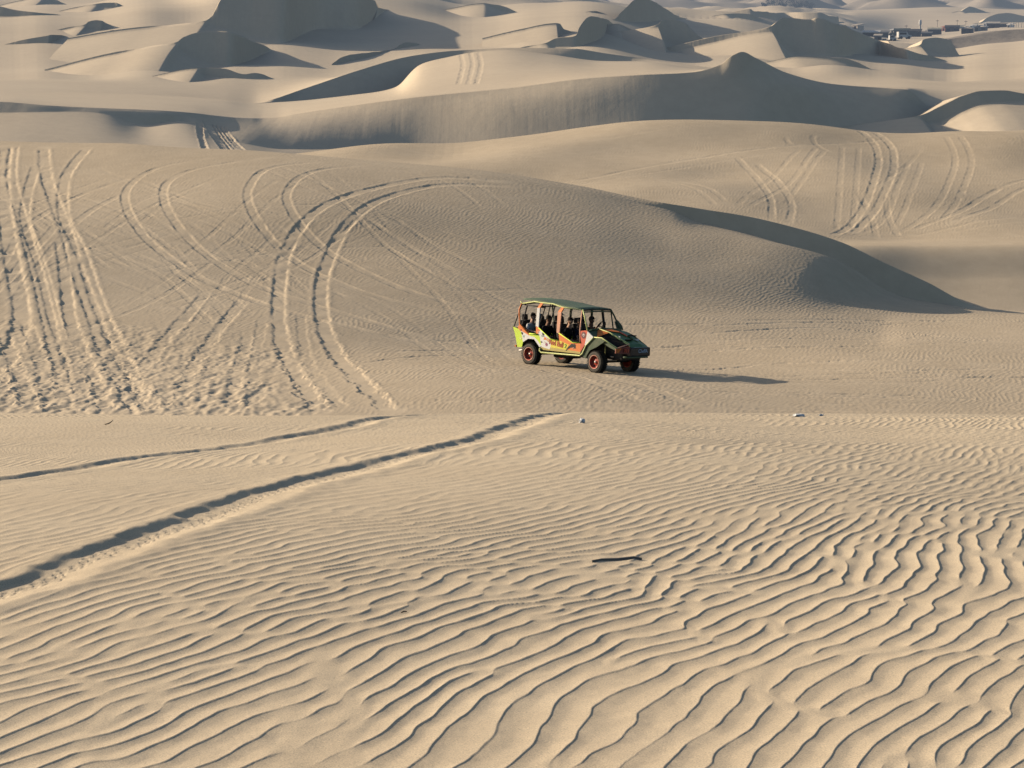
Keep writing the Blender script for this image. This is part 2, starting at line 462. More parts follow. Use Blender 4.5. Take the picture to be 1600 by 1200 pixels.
# churned ground, lower left
churn = sstep(560, 380, U + 40 * N_MID(X * .2, Y * .2)) * sstep(470, 590, V + 20 * N_LOW(X, Y))
vall.attr['soft'] *= 1 - .8 * churn
vall.Z += churn * (.010 * N_MID(X * 1.1, Y * .5) + .012 * N_MID2(X * 2.2, Y * .8) * sstep(560, 620, V) + .007 * N_FINE(X * .8, Y * .5))
TR = [  # (pixels, width, depth)
    ([(9, 228), (4, 279), (13, 375), (26, 445), (33, 480), (31, 515), (17, 550), (-10, 580), (-80, 640)], .50, .17),
    ([(22, 228), (17, 274), (31, 331), (48, 392), (66, 458), (83, 532), (98, 585), (105, 646)], .40, .12),
    ([(68, 230), (72, 274), (87, 318), (105, 366), (122, 427), (144, 484), (166, 550), (192, 594), (219, 646)], .44, .13),
    ([(136, 232), (107, 266), (98, 301), (103, 349), (122, 384), (140, 436), (162, 497), (188, 550), (210, 594), (241, 646)], .40, .12),
    ([(94, 375), (103, 445), (109, 497), (127, 550), (149, 594), (166, 646)], .36, .11),
    ([(57, 257), (42, 305), (39, 344), (57, 397), (74, 454), (87, 506), (114, 572), (131, 640)], .36, .10),
    ([(330, 248), (262, 257), (219, 274), (197, 296), (197, 322), (219, 362), (262, 401), (315, 436), (376, 462), (437, 484), (525, 506), (640, 528), (800, 545)], .30, .085),
    ([(420, 247), (341, 257), (284, 270), (258, 287), (256, 314), (271, 344), (306, 384), (359, 423), (420, 454), (503, 480), (640, 517), (800, 540)], .30, .085),
    ([(500, 254), (437, 258), (402, 272), (387, 296), (389, 322), (407, 353), (437, 388), (472, 414), (516, 436), (569, 458), (634, 476), (744, 493)], .30, .08),
    ([(580, 258), (507, 263), (464, 279), (446, 305), (455, 331), (477, 362), (512, 392), (569, 423), (634, 454), (722, 480)], .30, .08),
    ([(790, 285), (695, 276), (612, 287), (525, 314), (472, 349), (446, 392), (437, 445), (435, 497), (442, 541), (464, 585), (503, 646)], .40, .13),
    ([(800, 292), (700, 287), (625, 301), (564, 331), (525, 375), (507, 419), (501, 462), (507, 515), (525, 554), (560, 598), (612, 646)], .40, .13),
    ([(324, 454), (289, 497), (254, 537), (219, 580)], .34, .09),
    ([(380, 471), (341, 515), (311, 559), (289, 602), (282, 640)], .34, .09),
    ([(280, 259), (184, 283), (114, 309), (66, 336), (39, 357), (9, 405), (-30, 470)], .26, .06),
    ([(192, 303), (144, 327), (109, 357), (70, 405), (57, 423), (20, 470)], .28, .06),
    ([(-40, 480), (10, 440), (40, 405), (90, 350)], .3, .06),
    ([(5, 520), (30, 585), (50, 646)], .36, .10), ([(40, 500), (62, 560), (80, 646)], .34, .09),
    ([(-20, 560), (5, 600), (12, 646)], .34, .09),
    ([(388, 520), (372, 580), (362, 646)], .30, .06), ([(410, 500), (398, 570), (395, 640)], .28, .05),
    ([(470, 490), (474, 540), (500, 600), (540, 640)], .28, .05),
    ([(44, 328), (200, 395), (395, 480)], .22, .03), ([(48, 353), (170, 405), (300, 465)], .22, .03),
    ([(150, 262), (290, 318), (450, 390)], .22, .03), ([(60, 300), (220, 350), (420, 425), (560, 470)], .2, .025),
    ([(0, 290), (150, 262), (300, 248)], .22, .03), ([(150, 430), (260, 470), (350, 520)], .22, .03),
    ([(848, 580), (900, 602), (960, 625), (1020, 645)], .34, .06),
    ([(926, 590), (985, 610), (1040, 628), (1095, 645)], .34, .06),
    ([(560, 574), (640, 560), (720, 550), (812, 556)], .26, .075), ([(560, 556), (640, 546), (720, 540), (860, 552)], .26, .075),
    ([(900, 545), (1050, 553), (1200, 560), (1400, 566), (1640, 570)], .3, .03), ([(1020, 560), (1200, 566), (1400, 575), (1640, 584)], .3, .03),
]
RM = .22 + .78 * sstep(470, 610, V)
for pix, w, dep in TR:
    P = vall.path(pix)
    rut(vall, P, w * 1.3, dep * .185, rough=.9, lugs=.10 if dep > .1 else .0, rm=RM)
for i in range(44):
    u0 = random.uniform(-40, 620); v0 = random.uniform(250, 420); du = random.uniform(120, 420) * random.choice((-1, 1, 1)); dv = random.uniform(30, 190)
    bow = random.uniform(-30, 30)
    for off in (0, random.uniform(30, 46)):
        rut(vall, vall.path([(u0 + off, v0), (u0 + off + du * .5, v0 + dv * .5 + bow), (u0 + off + du, v0 + dv)]), .24, random.uniform(.003, .008), rough=.5)
for i in range(26):
    v0 = random.uniform(500, 640); u0 = random.uniform(560, 1300); L_ = random.uniform(250, 600)
    rut(vall, vall.path([(u0, v0), (u0 + L_ * .5, v0 + random.uniform(-8, 10)), (u0 + L_, v0 + random.uniform(-12, 18))]), .26, random.uniform(.008, .02), rough=.8)
far_ = ripple(X, Y, PH_C, .12, None, .5)
rp_amp = .0060 * sstep(-1.6, .5, N_LOW(X * .4, Y * .3)) + .003
vall.Z += rp_amp * far_ * vall.attr['soft'] * (1 - .5 * sstep(95, 115, Y)) + .0015 * N_FINE(X, Y) * vall.attr['soft']
O_VAL = vall.build('valley_sand', M_MID)

# ======= lit field on the right, behind the valley =======
cols = columns(900, u0=330, u1=1625, margin=.12)
top = [(300, 250, 165), (380, 243, 165), (480, 235, 165), (600, 228, 165), (800, 212, 165), (900, 203, 165), (1000, 197, 165), (1100, 193, 165),
       (1200, 190, 165), (1300, 195, 165), (1450, 203, 164), (1530, 203, 164), (1600, 200, 164), (2000, 192, 162)]
g = [line(560, [(300, 104), (2100, 104)]),
     [(300, 505, 110), (1200, 500, 110), (1400, 494, 110.5), (1500, 488, 111), (1600, 486, 111), (2100, 483, 111)],
     [(300, 440, 114), (1200, 440, 114), (1500, 438, 115), (1600, 436, 115), (2100, 433, 115)],
     [(300, 392, 118.5), (1200, 384, 118.5), (1330, 383, 118.5), (1450, 384, 119), (1600, 382, 119), (2100, 378, 118.5)],
     [(300, 376, 121.5), (1200, 370, 122), (1330, 371, 122.5), (1450, 372, 123), (1600, 370, 123), (2100, 366, 122.5)],
     [(300, 310, 139), (1200, 305, 137), (1600, 310, 136), (2100, 305, 135)],
     [(300, 265, 153), (1200, 245, 152), (1600, 252, 151), (2100, 248, 149)],
     top, [(u, v + 9, y + 3) for u, v, y in top], [(u, v + 60, y + 11) for u, v, y in top]]
fld = Sheet(cols, g, [8, 30, 30, 16, 90, 70, 70, 14, 8])
X, Y = fld.X, fld.Y
U, V = proj(X, Y, fld.Z0)
fld.attr = {'soft': np.ones(X.shape, np.float32)}
fld.attr['soft'] *= 1 - .8 * sstep(365, 385, V) 
fld.Z += .16 * N_LOW(X * .35, Y * .35) * sstep(385, 370, V)
TF = [([(1337, 197), (1364, 215), (1372, 241), (1368, 276), (1355, 311), (1329, 346), (1300, 366)], .40, .13),
      ([(1364, 200), (1390, 219), (1397, 250), (1388, 289), (1368, 324), (1333, 359)], .40, .13),
      ([(1477, 211), (1491, 241), (1486, 276), (1469, 311), (1438, 342), (1403, 359)], .34, .08), ([(1499, 211), (1517, 246), (1512, 276), (1499, 307), (1473, 342)], .34, .08),
      ([(1149, 246), (1180, 272), (1202, 307), (1206, 342)], .36, .10), ([(1180, 254), (1215, 281), (1235, 311), (1232, 346)], .36, .10),
      ([(780, 290), (900, 280), (1031, 256), (1162, 236), (1294, 221), (1386, 211)], .4, .12), ([(880, 292), (1000, 272), (1100, 255), (1200, 243), (1290, 235)], .3, .06),
      ([(1640, 274), (1600, 283), (1534, 307), (1482, 337), (1425, 355)], .36, .10), ([(1640, 288), (1600, 296), (1547, 320), (1491, 346)], .36, .10),
      ([(1316, 224), (1312, 290), (1307, 355)], .3, .06), ([(1342, 224), (1338, 290), (1332, 350)], .3, .06), ([(1276, 228), (1228, 290), (1162, 329)], .3, .07),
      ([(1290, 232), (1255, 280), (1225, 320)], .3, .06), ([(1250, 232), (1190, 290), (1150, 325)], .3, .06), ([(1420, 250), (1400, 300), (1380, 340), (1330, 365)], .3, .06),
      ([(1440, 250), (1420, 310), (1400, 350)], .3, .06), ([(1040, 285), (1090, 305), (1120, 325)], .3, .07), ([(1060, 285), (1105, 300), (1135, 320)], .3, .07),
      ([(1340, 300), (1360, 330), (1370, 366)], .3, .07), ([(1385, 305), (1390, 340), (1405, 364)], .3, .07), ([(1230, 210), (1228, 218), (1240, 226)], .3, .08),
      ([(1640, 330), (1540, 345), (1440, 362), (1300, 366)], .4, .07), ([(1640, 345), (1560, 352), (1480, 363)], .4, .06),
      ([(560, 238), (700, 232), (900, 222), (1050, 205)], .3, .06), ([(700, 250), (850, 240), (1000, 226)], .3, .05),
      ([(1274, 205), (1268, 216), (1280, 228), (1300, 240)], .3, .07), ([(1440, 230), (1400, 270), (1366, 300)], .3, .05)]
for pix, w, dep in TF:
    rut(fld, fld.path(pix), w * 1.15, dep * .13, rough=.25)
for i in range(0):          # many faint crossing runs
    u0 = random.uniform(950, 1600); a = random.uniform(-160, 160)
    pix = [(u0, 225 + random.uniform(-10, 60)), (u0 + a * .5, 290), (u0 + a, 345 + random.uniform(-10, 15))]
    rut(fld, fld.path(pix), .34, random.uniform(.006, .012), rough=.3)
fld.Z += .010 * ripple(X, Y, PH_C, .12) * fld.attr['soft']
O_FLD = fld.build('tracked_sand_field', M_MID)

# ======= the two long dunes behind, and the rising far ground =======
cols = columns(1100, margin=.14)
c1 = [(-300, 154, 163), (0, 159, 165), (72, 164.5, 165.5), (115, 167, 166.5), (247, 172.5, 170), (302, 176.6, 172.5), (330, 180, 174.5), (360, 183, 177), (394, 184.5, 180),
      (412, 184.5, 182), (430, 183.5, 182.6), (460, 178.5, 183.2), (500, 172, 183.6), (650, 152, 182.8), (800, 137, 182), (920, 122, 181.6), (1000, 117, 181.2), (1080, 113, 181.5), (1125, 101, 182),
      (1145, 86, 182.2), (1160, 81, 182.4), (1180, 90, 183.4), (1230, 114, 186), (1300, 131, 188.5), (1390, 138, 190), (1417, 140, 190), (1450, 165, 192), (1500, 178, 194), (1600, 185, 196), (2000, 185, 200)]
m1 = [(-300, 158, 162.6), (0, 163, 164.6), (72, 167, 165.1), (115, 169, 166.2), (247, 178, 169), (302, 180, 171.9), (319, 189, 172.6), (339, 195, 172.5), (370, 200, 172.5), (394, 202, 173),
      (412, 203, 174.5), (430, 203, 176), (460, 197, 178.2), (500, 190, 179.8), (560, 182, 181), (650, 171, 181.3), (800, 157, 180), (920, 144, 179.6), (1000, 138, 179.8), (1080, 132, 180.3), (1125, 127, 180.7),
      (1160, 122, 181), (1200, 124, 182), (1230, 130, 183.2), (1300, 146, 186.4), (1390, 154, 188), (1417, 158, 188), (1450, 176, 190), (1500, 186, 191.5), (1600, 190, 193.5), (2000, 190, 198)]
f1 = [(-300, 172, 161), (0, 176, 163.4), (57, 175, 164), (115, 174, 165.4), (172, 177, 166.6), (201, 192, 166.6), (230, 198, 167), (264, 188, 169.5), (302, 188, 170.8), (319, 203, 168.5), (339, 215, 165), (370, 222, 164), (394, 226, 165),
      (412, 230, 166.5), (430, 232, 168), (460, 233, 170), (500, 233, 172.8), (560, 231, 175.4), (650, 228, 177.3), (800, 222, 176), (920, 212, 175.6), (1000, 208, 175.4), (1080, 206, 176.2), (1125, 204, 176.6),
      (1160, 202, 176.8), (1180, 202, 177.2), (1230, 203, 179.5), (1300, 206, 182.5), (1390, 210, 183), (1417, 214, 183), (1450, 216, 184), (1500, 216, 185), (1600, 216, 186), (2000, 216, 190)]
ap = [(-300, 228, 150), (0, 226, 150), (115, 227, 151), (230, 236, 151), (302, 240, 150), (350, 246, 148), (394, 250, 148), (430, 256, 151), (500, 262, 160), (650, 260, 165), (1000, 240, 166), (1300, 240, 170), (1600, 240, 174), (2000, 240, 178)]
f3 = [(-300, 142, 205), (0, 146, 207), (200, 150, 212), (350, 158, 216), (400, 162, 222), (412, 161, 225), (480, 156, 230.2), (500, 154, 231), (560, 147, 233.4), (590, 143, 235), (622, 134, 237), (640, 114, 239.5), (655, 101, 241), (700, 89, 243.5), (740, 81.5, 244.8),
      (790, 78, 245), (860, 85, 244), (939, 95, 245), (1006, 96, 247), (1080, 106, 240), (1160, 116, 235), (1260, 136, 230), (1400, 136, 228), (1500, 140, 226), (1600, 140, 226), (2000, 140, 226)]
c3 = [(-300, 138, 216), (0, 142, 218), (200, 147, 223), (350, 156, 227), (400, 161, 227), (412, 159, 227), (480, 137, 232), (560, 110, 237), (640, 88, 242), (700, 80, 244.5), (740, 77.5, 245.5),
      (800, 74.5, 246), (897, 76, 246), (942, 83, 247), (1006, 92, 249), (1080, 102, 246), (1160, 112, 242), (1260, 133, 238), (1400, 133, 236), (1500, 137, 234), (1600, 137, 234), (2000, 137, 234)]
far = [[(u, v, y) for u, v, y in [(-300, 118, 262), (0, 118, 262), (350, 125, 262), (420, 128, 262), (600, 108, 270), (740, 90, 275), (900, 90, 275), (1080, 104, 278), (1160, 110, 270), (1400, 115, 270), (1600, 118, 268), (2000, 118, 268)]],
       [(-300, 98, 305), (0, 98, 305), (350, 100, 305), (600, 86, 312), (740, 70, 315), (900, 72, 315), (1080, 88, 318), (1400, 97, 325), (1600, 97, 325), (2000, 97, 325)],
       [(-300, 76, 330), (0, 76, 330), (350, 72, 333), (600, 60, 345), (740, 50, 350), (900, 52, 350), (1080, 70, 362), (1400, 84, 380), (1600, 82, 380), (2000, 80, 380)],
       [(-300, 48, 356), (0, 48, 356), (350, 42, 366), (600, 30, 385), (740, 28, 390), (900, 32, 400), (1080, 52, 415), (1300, 66, 460), (1420, 68, 520), (1600, 64, 520), (2000, 62, 520)],
       [(-300, 26, 382), (0, 26, 382), (350, 14, 402), (600, 6, 425), (740, 16, 450), (900, 20, 480), (1080, 34, 520), (1300, 50, 720), (1420, 60, 880), (1520, 53, 900), (1600, 46, 900), (2000, 42, 900)],
       [(-300, 16, 470), (0, 12, 470), (150, 10, 480), (250, 6, 480), (350, -10, 440), (600, -10, 470), (740, 2, 520), (900, 12, 640), (1080, 26, 760), (1300, 36, 900), (1420, 50, 1060), (1600, 40, 1060), (2000, 38, 1060)],
       [(-300, 2, 800), (0, 0, 800), (350, -20, 700), (600, -18, 700), (740, -4, 800), (900, 6, 1000), (1080, 17, 1200), (1200, 17, 1250), (1300, 17, 1300), (1390, 14, 1300), (1470, 11, 1300), (1600, 15, 1300), (2000, 15, 1300)]]
far.append([(u, v + 3, y * 1.25) for u, v, y in far[-1]])
longd = Sheet(cols, [[(u, v + 40, y - 8) for u, v, y in ap], ap, f1, m1, c1, f3, c3] + far, [6, 40, 44, 30, 90, 60, 50, 50, 50, 50, 50, 40, 40, 8], crease=(2, 4, 5, 6), soften=(1, 2, 3, -5, -6, 7, 8, 9, 10, 11, 12, 13))
X, Y = longd.X, longd.Y
rl = np.zeros(X.shape, np.float32)
rl[(longd.rowk == 2) | (longd.rowk == 3) | (longd.rowk == 5)] = .02
U, V = proj(X, Y, longd.Z0)
rl *= .25 + .75 * sstep(1120, 900, U)
longd.attr = {'rill': rl}
body = ((longd.rowk >= 6) | (longd.rowk == 4))[:, None] * np.ones_like(X)
big = np.minimum(Y / 250, 2.5)
longd.Z += body * sstep(160, 190, Y) * (.30 * big * N_LOW(X / (2.6 * big), Y / (3.5 * big)) + .45 * big * N_LOW2(X / (6 * big) + 7, Y / (7 * big))) * sstep(0, 25, Y - 245) * (1 - .93 * sstep(1290, 1340, U) * sstep(560, 760, Y))
# gullies of sand run down the slip faces
N_RILL = Tile(60, 8, .12, lambda kx, ky: np.exp(-((np.hypot(kx, ky * .25) - .55) / .35) ** 2), 31)
for rows_, rate in (((2, 3), .004), ((5,), .008)):
    m = np.isin(longd.rowk, rows_)
    s = np.linspace(0, 1, m.sum())[:, None]
    longd.Z[m] += rate * (s * (1 - s) * 4) * np.maximum(N_RILL(X[m], s * .7 + 0 * X[m]), -.6) * np.clip((longd.Z0[m].max(0) - longd.Z0[m].min(0)) / 1.5 - .2, 0, 1) * (.15 + .85 * sstep(1120, 850, U[m]))
# sand pushed down by buggies at the notch
for a, b in (((318, 184), (352, 236)), ((326, 187), (360, 236)), ((333, 190), (368, 238)), ((340, 194), (376, 238)), ((346, 197), (384, 238)), ((312, 190), (322, 236))):
    rut(longd, longd.path([a, ((a[0] + b[0]) / 2 - 3, (a[1] + b[1]) / 2), b]), .4, .065, rough=.4)
for a in ((720, 84), (735, 82), (748, 82)):
    rut(longd, longd.path([a, (a[0] + 3, 105), (a[0] - 4, 132)]), .4, .022, rough=.6)
longd.Z0 = longd.Z.copy()
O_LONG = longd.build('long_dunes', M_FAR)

# ======= separate dunes with shaded slip faces =======
def dune(pts, mat=None, phi=4, phil=-7, alpha=1.25, la=None, lb=70, ext=None, slope=(.20, .35), base=longd, n=8, name='dune', dy=0, wind=.16):
    """crest and foot of a slip face from pixel columns (u, v crest, v foot), standing on base"""
    p = np.array(pts, float)
    tf, sf = tz(p[:, 0], p[:, 2]); tc, sc_ = tz(p[:, 0], p[:, 1])
    H = np.array([base.hit(u, v) for u, v in zip(p[:, 0], p[:, 2])])
    i0 = int(np.argmin(H[:, 1] - math.tan(R(phi)) * H[:, 0]))
    c = H[i0, 1] - math.tan(R(phi)) * H[i0, 0] + dy
    Yf = c / (1 - math.tan(R(phi)) * tf)
    kl = math.tan(R(phil))
    cl = Yf[i0] - kl * tf[i0] * Yf[i0]
    Yf[:i0] = np.minimum(cl / (1 - kl * tf[:i0]), H[:i0, 1] + dy)      # turns back on the sunny side
    Yf[i0 + 1:] = np.maximum(Yf[i0 + 1:], H[i0 + 1:, 1] + dy - 1)      # and rests on the ground on the lee side
    zf = sf * Yf
    Yc = (zf - alpha * Yf) / (sc_ - alpha); zc = sc_ * Yc
    Xf = tf * Yf
    hmax = float(np.max(zc - zf))
    ym = float(np.mean(Yf))
    px = ym / F
    hl = float(zc[0]) - base.zat(float(Xf[0]), float(Yc[0]))
    el = ext if ext else min(max(14 * px, max(hl, 0) / slope[0] * 1.3), 200 * px)
    er = 16 * px
    if la is None: la = max(6 * hmax, ym * .12)
    xs = np.concatenate([[Xf[0] - el, Xf[0] - el * .45], Xf, [Xf[-1] + er * .5, Xf[-1] + er]])
    def e(a, l, r):
        return np.concatenate([[a[0] + l[0], a[0] + l[1]], a, [a[-1] + r[0], a[-1] + r[1]]])
    sl = (-slope[0] * el, -slope[0] * el * .36); sr = (-slope[1] * er * .5, -slope[1] * er * 1.2)
    Yf, Yc = e(Yf, (0, 0), (0, 0)), e(Yc, (0, 0), (0, 0))
    zf, zc = e(zf, sl, sr), e(zc, sl, sr)
    W = xs[-1] - xs[0]
    nc = int(np.clip(W / ym * F * .8, 40, 500))
    xi = np.linspace(xs[0], xs[-1], nc)
    f = lambda a: pchip(xs, a, xi)
    Yf, Yc, zf, zc = f(Yf), f(Yc), f(zf), f(zc)
    nk = max(3, nc // 14) | 1; g = np.exp(-np.linspace(-2.2, 2.2, nk) ** 2); g /= g.sum()
    bl = lambda a: np.convolve(np.pad(a, nk // 2, mode='edge'), g, mode='valid')
    Yc_, Yf_ = bl(Yc), bl(Yf)
    zc, zf = zc * Yc_ / Yc, zf * Yf_ / Yf; Yc, Yf = Yc_, Yf_
    sh = Sheet.__new__(Sheet)
    sh.t = xi / ym
    Yk = np.stack([Yf - la, Yf - la * .4, Yf, Yc, Yc + lb * .25, Yc + lb])
    Zk = np.stack([zf - la * .30, zf - la * .085, zf, zc, zc - lb * .25 * wind * .6, zc - lb * wind * 1.6])
    sh.loft(Yk, Zk, [6, 10, 18, 8, 6], crease=(2, 3))
    sh.X = np.repeat(xi[None, :], len(sh.Y), 0)
    amp = .012 * hmax * 3
    sh.Z += amp * .35 * N_LOW(sh.X / max(1, hmax * .5), sh.Y / max(1, hmax * .5))
    r = np.zeros(sh.X.shape, np.float32); r[sh.rowk == 2] = .06
    sh.attr = {'rill': r}
    return sh.build(name, mat or M_FAR)

DUNES = [
    # left-hand field, near to far
    dict(pts=[(309, 106, 107), (322, 106, 118), (348, 107, 121), (381, 116, 123), (397, 114, 123), (408, 115.5, 122.5), (422, 121, 122)]),
    dict(pts=[(212, 94, 95), (222, 94, 100), (229, 93.5, 97), (262, 91.5, 94.5), (268, 91, 93)]),
    dict(pts=[(261, 83.5, 84.5), (265, 82.8, 89), (270, 82.4, 92.5), (281, 85, 93.5), (290, 91.5, 92.5)]),
    dict(pts=[(191, 75.4, 76), (199, 75.5, 79), (208, 77, 85), (214, 79, 83)]),
    dict(pts=[(246, 77, 78), (251, 75.5, 80.5), (259, 76, 81), (262, 80, 81)]),
    dict(pts=[(275, 66, 69), (285, 58, 79), (300, 52, 88), (312, 49.5, 94), (337, 48.5, 102), (354, 49.5, 103), (370, 56, 101), (392, 63, 92), (414, 71.5, 82), (424, 77, 78)], phi=2),
    dict(pts=[(147, 74, 76), (158, 67, 70), (165, 58, 66), (168, 49, 65.5), (176, 46.5, 61.5), (187, 47, 57.5), (199, 50.6, 55), (207, 55.4, 56)]),
    dict(pts=[(80, 54, 68), (84, 53.5, 67), (90, 54, 63), (96, 54.4, 58), (101, 55.5, 56.2)]),
    dict(pts=[(133, 38, 41), (137, 34, 44), (150, 31.5, 47.5), (158, 32.5, 47.5), (163, 37, 45)]),
    dict(pts=[(512, 105, 112), (520, 98, 112), (531, 91, 108), (549, 85, 104), (590, 81, 94), (615, 76, 88), (634, 66, 84), (650, 67, 81), (668, 77, 78)], dy=14),
    dict(pts=[(319, 34, 36), (328, 28, 40), (334, 16, 42.6), (340, 2, 45), (350, -8, 47.5), (392, -22, 62), (425, -25, 67), (447, -25, 66), (463, -25, 59), (480, -24, 48), (494, -22, 44.5), (557, -4, 44), (576, 0, 38.5), (586, 4, 27.5), (598, 12, 14)], phi=2, lb=120, slope=(.12, .35)),
    dict(pts=[(-60, 4, 27), (0, 10.7, 26), (15, 14, 25.5), (37, 17.2, 24.5), (60, 20, 24), (92, 23, 23.6)]),
    dict(pts=[(70, -6, -5), (79, -2, 3), (88, 0, 6), (95, 3.5, 7)]),
    dict(pts=[(150, 6, 7), (163, 4.6, 11), (178, 4.2, 12), (185, 6, 11), (192, 9, 9.5)]),
    # middle
    dict(pts=[(870, 36, 38), (875, 37, 47), (881, 45, 53)]),
    dict(pts=[(853, 67, 69), (869, 60, 73), (900, 56, 73), (906, 42, 71), (925, 25, 65), (935, 27, 61), (948, 30, 50), (964, 41, 43)], phi=5),
    dict(pts=[(964, 37, 39), (985, 45, 48), (1000, 51, 54), (1043, 71, 73)]),
    dict(pts=[(1029, 38, 43), (1035, 32, 58), (1049, 29.5, 69), (1065, 33, 74), (1074, 37, 76), (1082, 46, 78), (1099, 60, 80), (1115, 67, 80.5), (1133, 77, 79)], phi=2),
    dict(pts=[(756, 5, 6), (770, 7, 11), (779, 8, 15), (793, 12, 18.5), (807, 18.5, 19.5)]),
    dict(pts=[(960, 30, 32), (970, 20, 33), (982, 9, 33.6), (992, 0, 34), (1000, -4, 34), (1012, -2, 34), (1029, 6, 32), (1043, 15, 30), (1056, 23, 29.8), (1071, 29, 29.6)], slope=(.18, .3)),
    dict(pts=[(923, 17.5, 18.5), (930, 17.2, 20.5), (938, 19, 20.5)]),
    # right
    dict(pts=[(1250, 88, 88.6), (1294, 90, 92), (1319, 91, 97), (1340, 97, 105), (1361, 107.6, 108.4)]),
    dict(pts=[(1206, 41, 50), (1216, 34, 64), (1228, 27, 75), (1241, 27.5, 83), (1272, 29.5, 86), (1280, 26.6, 87), (1294, 29.7, 88), (1310, 36, 88), (1337, 47, 84), (1375, 64, 84.5), (1395, 69, 89), (1412, 73, 92), (1444, 86, 94), (1475, 94, 94.6)], phi=2, slope=(.22, .35)),
    dict(pts=[(1133, 21.6, 22.4), (1150, 20.8, 27), (1172, 22, 31), (1187, 28, 29)]),
    dict(pts=[(1173, 14, 22), (1180, 18, 25), (1225, 20, 30), (1260, 19, 38), (1284, 19, 40), (1300, 25, 40), (1316, 34, 36)], alpha=.7),
    dict(pts=[(1439, 70, 73), (1444, 62.5, 77), (1455, 60, 81), (1466, 59, 84), (1478, 60, 86), (1486, 61.5, 87), (1492, 70, 87.5), (1497, 82, 88), (1500, 87, 88)], phi=3),
    dict(pts=[(1532, 35, 36), (1544, 27, 36.5), (1562, 21, 37), (1575, 20, 38), (1600, 25, 39), (1660, 30, 39)], dy=40),
    dict(pts=[(1503, 16.5, 17.5), (1510, 12.5, 19), (1516, 10, 20), (1531, 15, 18.6)]),
]
for d in DUNES: dune(**d)
# the dune at the right edge, nearer: dark crescent over a lit apron
def flat_base(Y0):
    class B:
        def hit(self, u, v):
            return float(tz(u, v)[0]) * Y0, Y0
        def zat(self, x, y): return -99
    return B()
dune([(1436, 181, 184), (1452, 176, 192), (1466, 169, 191), (1485, 159, 183), (1503, 150, 174), (1537, 142, 162), (1569, 141, 158.5), (1600, 146, 158), (1660, 152, 160), (1720, 158, 162)], base=flat_base(186), phi=14, phil=14, alpha=1.4, la=26, lb=40, ext=14, slope=(.18, .2), name='dune')
# ======= far hills behind everything =======
def hills(name, pts, Y, mat, depth, seed, up=160, rough=1.0):
    p = np.array(pts, float)
    t = np.linspace(tz(p[0, 0], 0)[0], tz(p[-1, 0], 0)[0], 420)
    ti, s = tz(p[:, 0], p[:, 1])
    zb = pchip(ti, s * Y, t)
    sh = Sheet.__new__(Sheet); sh.t = t
    ks = np.linspace(0, 1, 6)
    Yk = np.stack([np.full_like(t, Y - 60)] + [np.full_like(t, Y + depth * k) for k in ks])
    Zk = np.stack([zb - 8] + [zb + up * (k ** .9) for k in ks])
    sh.loft(Yk, Zk, [3] + [22] * 5)
    sc = Y / 60.
    sh.Z += rough * sstep(0, .12, (sh.Y - Y) / depth) * (Y * .0035) * (np.abs(N_LOW(sh.X / sc * 1.6 + seed, sh.Y / sc * .8)) * 1.5 + N_MID(sh.X / sc * .5, sh.Y / sc * .3) * .6)
    sh.attr = {'rill': np.zeros(sh.X.shape, np.float32)}
    HILL[name] = sh
    return sh.build(name, mat)
HILL = {}
M_HILL = sand('hill_rock', (.30, .27, .24), (.20, .19, .18), haze=1500., hcol=(.17, .215, .29, 1))  # at this distance mostly the painted haze glow, little rock colour
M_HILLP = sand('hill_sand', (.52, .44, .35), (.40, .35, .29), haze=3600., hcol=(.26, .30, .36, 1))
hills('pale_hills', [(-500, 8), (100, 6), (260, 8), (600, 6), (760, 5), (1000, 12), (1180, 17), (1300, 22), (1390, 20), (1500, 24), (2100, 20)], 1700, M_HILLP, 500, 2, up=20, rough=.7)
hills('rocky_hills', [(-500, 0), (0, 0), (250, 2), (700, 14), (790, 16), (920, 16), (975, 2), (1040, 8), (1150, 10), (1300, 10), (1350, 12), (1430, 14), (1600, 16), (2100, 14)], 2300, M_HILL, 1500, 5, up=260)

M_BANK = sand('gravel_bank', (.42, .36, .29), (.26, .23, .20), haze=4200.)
dune([(1474, 63, 65), (1490, 60.5, 67), (1520, 56, 66), (1545, 51.5, 64), (1575, 47.5, 61), (1600, 46, 59), (1680, 44, 57)], mat=M_BANK, alpha=.45, phi=0, name='gravel_bank', dy=-25, lb=60, wind=.02)
# ---------------------------------------------------------------- mesh helpers
def tube(bm, pts, r, n=8, mat=0, cap=True):
    pts = [Vector(p) for p in pts]
    rings = []
    up = None
    for i, p in enumerate(pts):
        d = (pts[min(i + 1, len(pts) - 1)] - pts[max(i - 1, 0)]).normalized()
        if up is None:
            up = Vector((0, 0, 1)) if abs(d.z) < .9 else Vector((1, 0, 0))
        s = d.cross(up).normalized(); up = s.cross(d).normalized()
        rr = r[i] if isinstance(r, (list, tuple)) else r
        rings.append([bm.verts.new(p + (s * math.cos(a) + up * math.sin(a)) * rr) for a in [2 * math.pi * k / n for k in range(n)]])
    for a, b in zip(rings[:-1], rings[1:]):
        for k in range(n):
            f = bm.faces.new((a[k], a[(k + 1) % n], b[(k + 1) % n], b[k])); f.material_index = mat; f.smooth = True
    if cap:
        for ring in (rings[0][::-1], rings[-1]):
            f = bm.faces.new(ring); f.material_index = mat

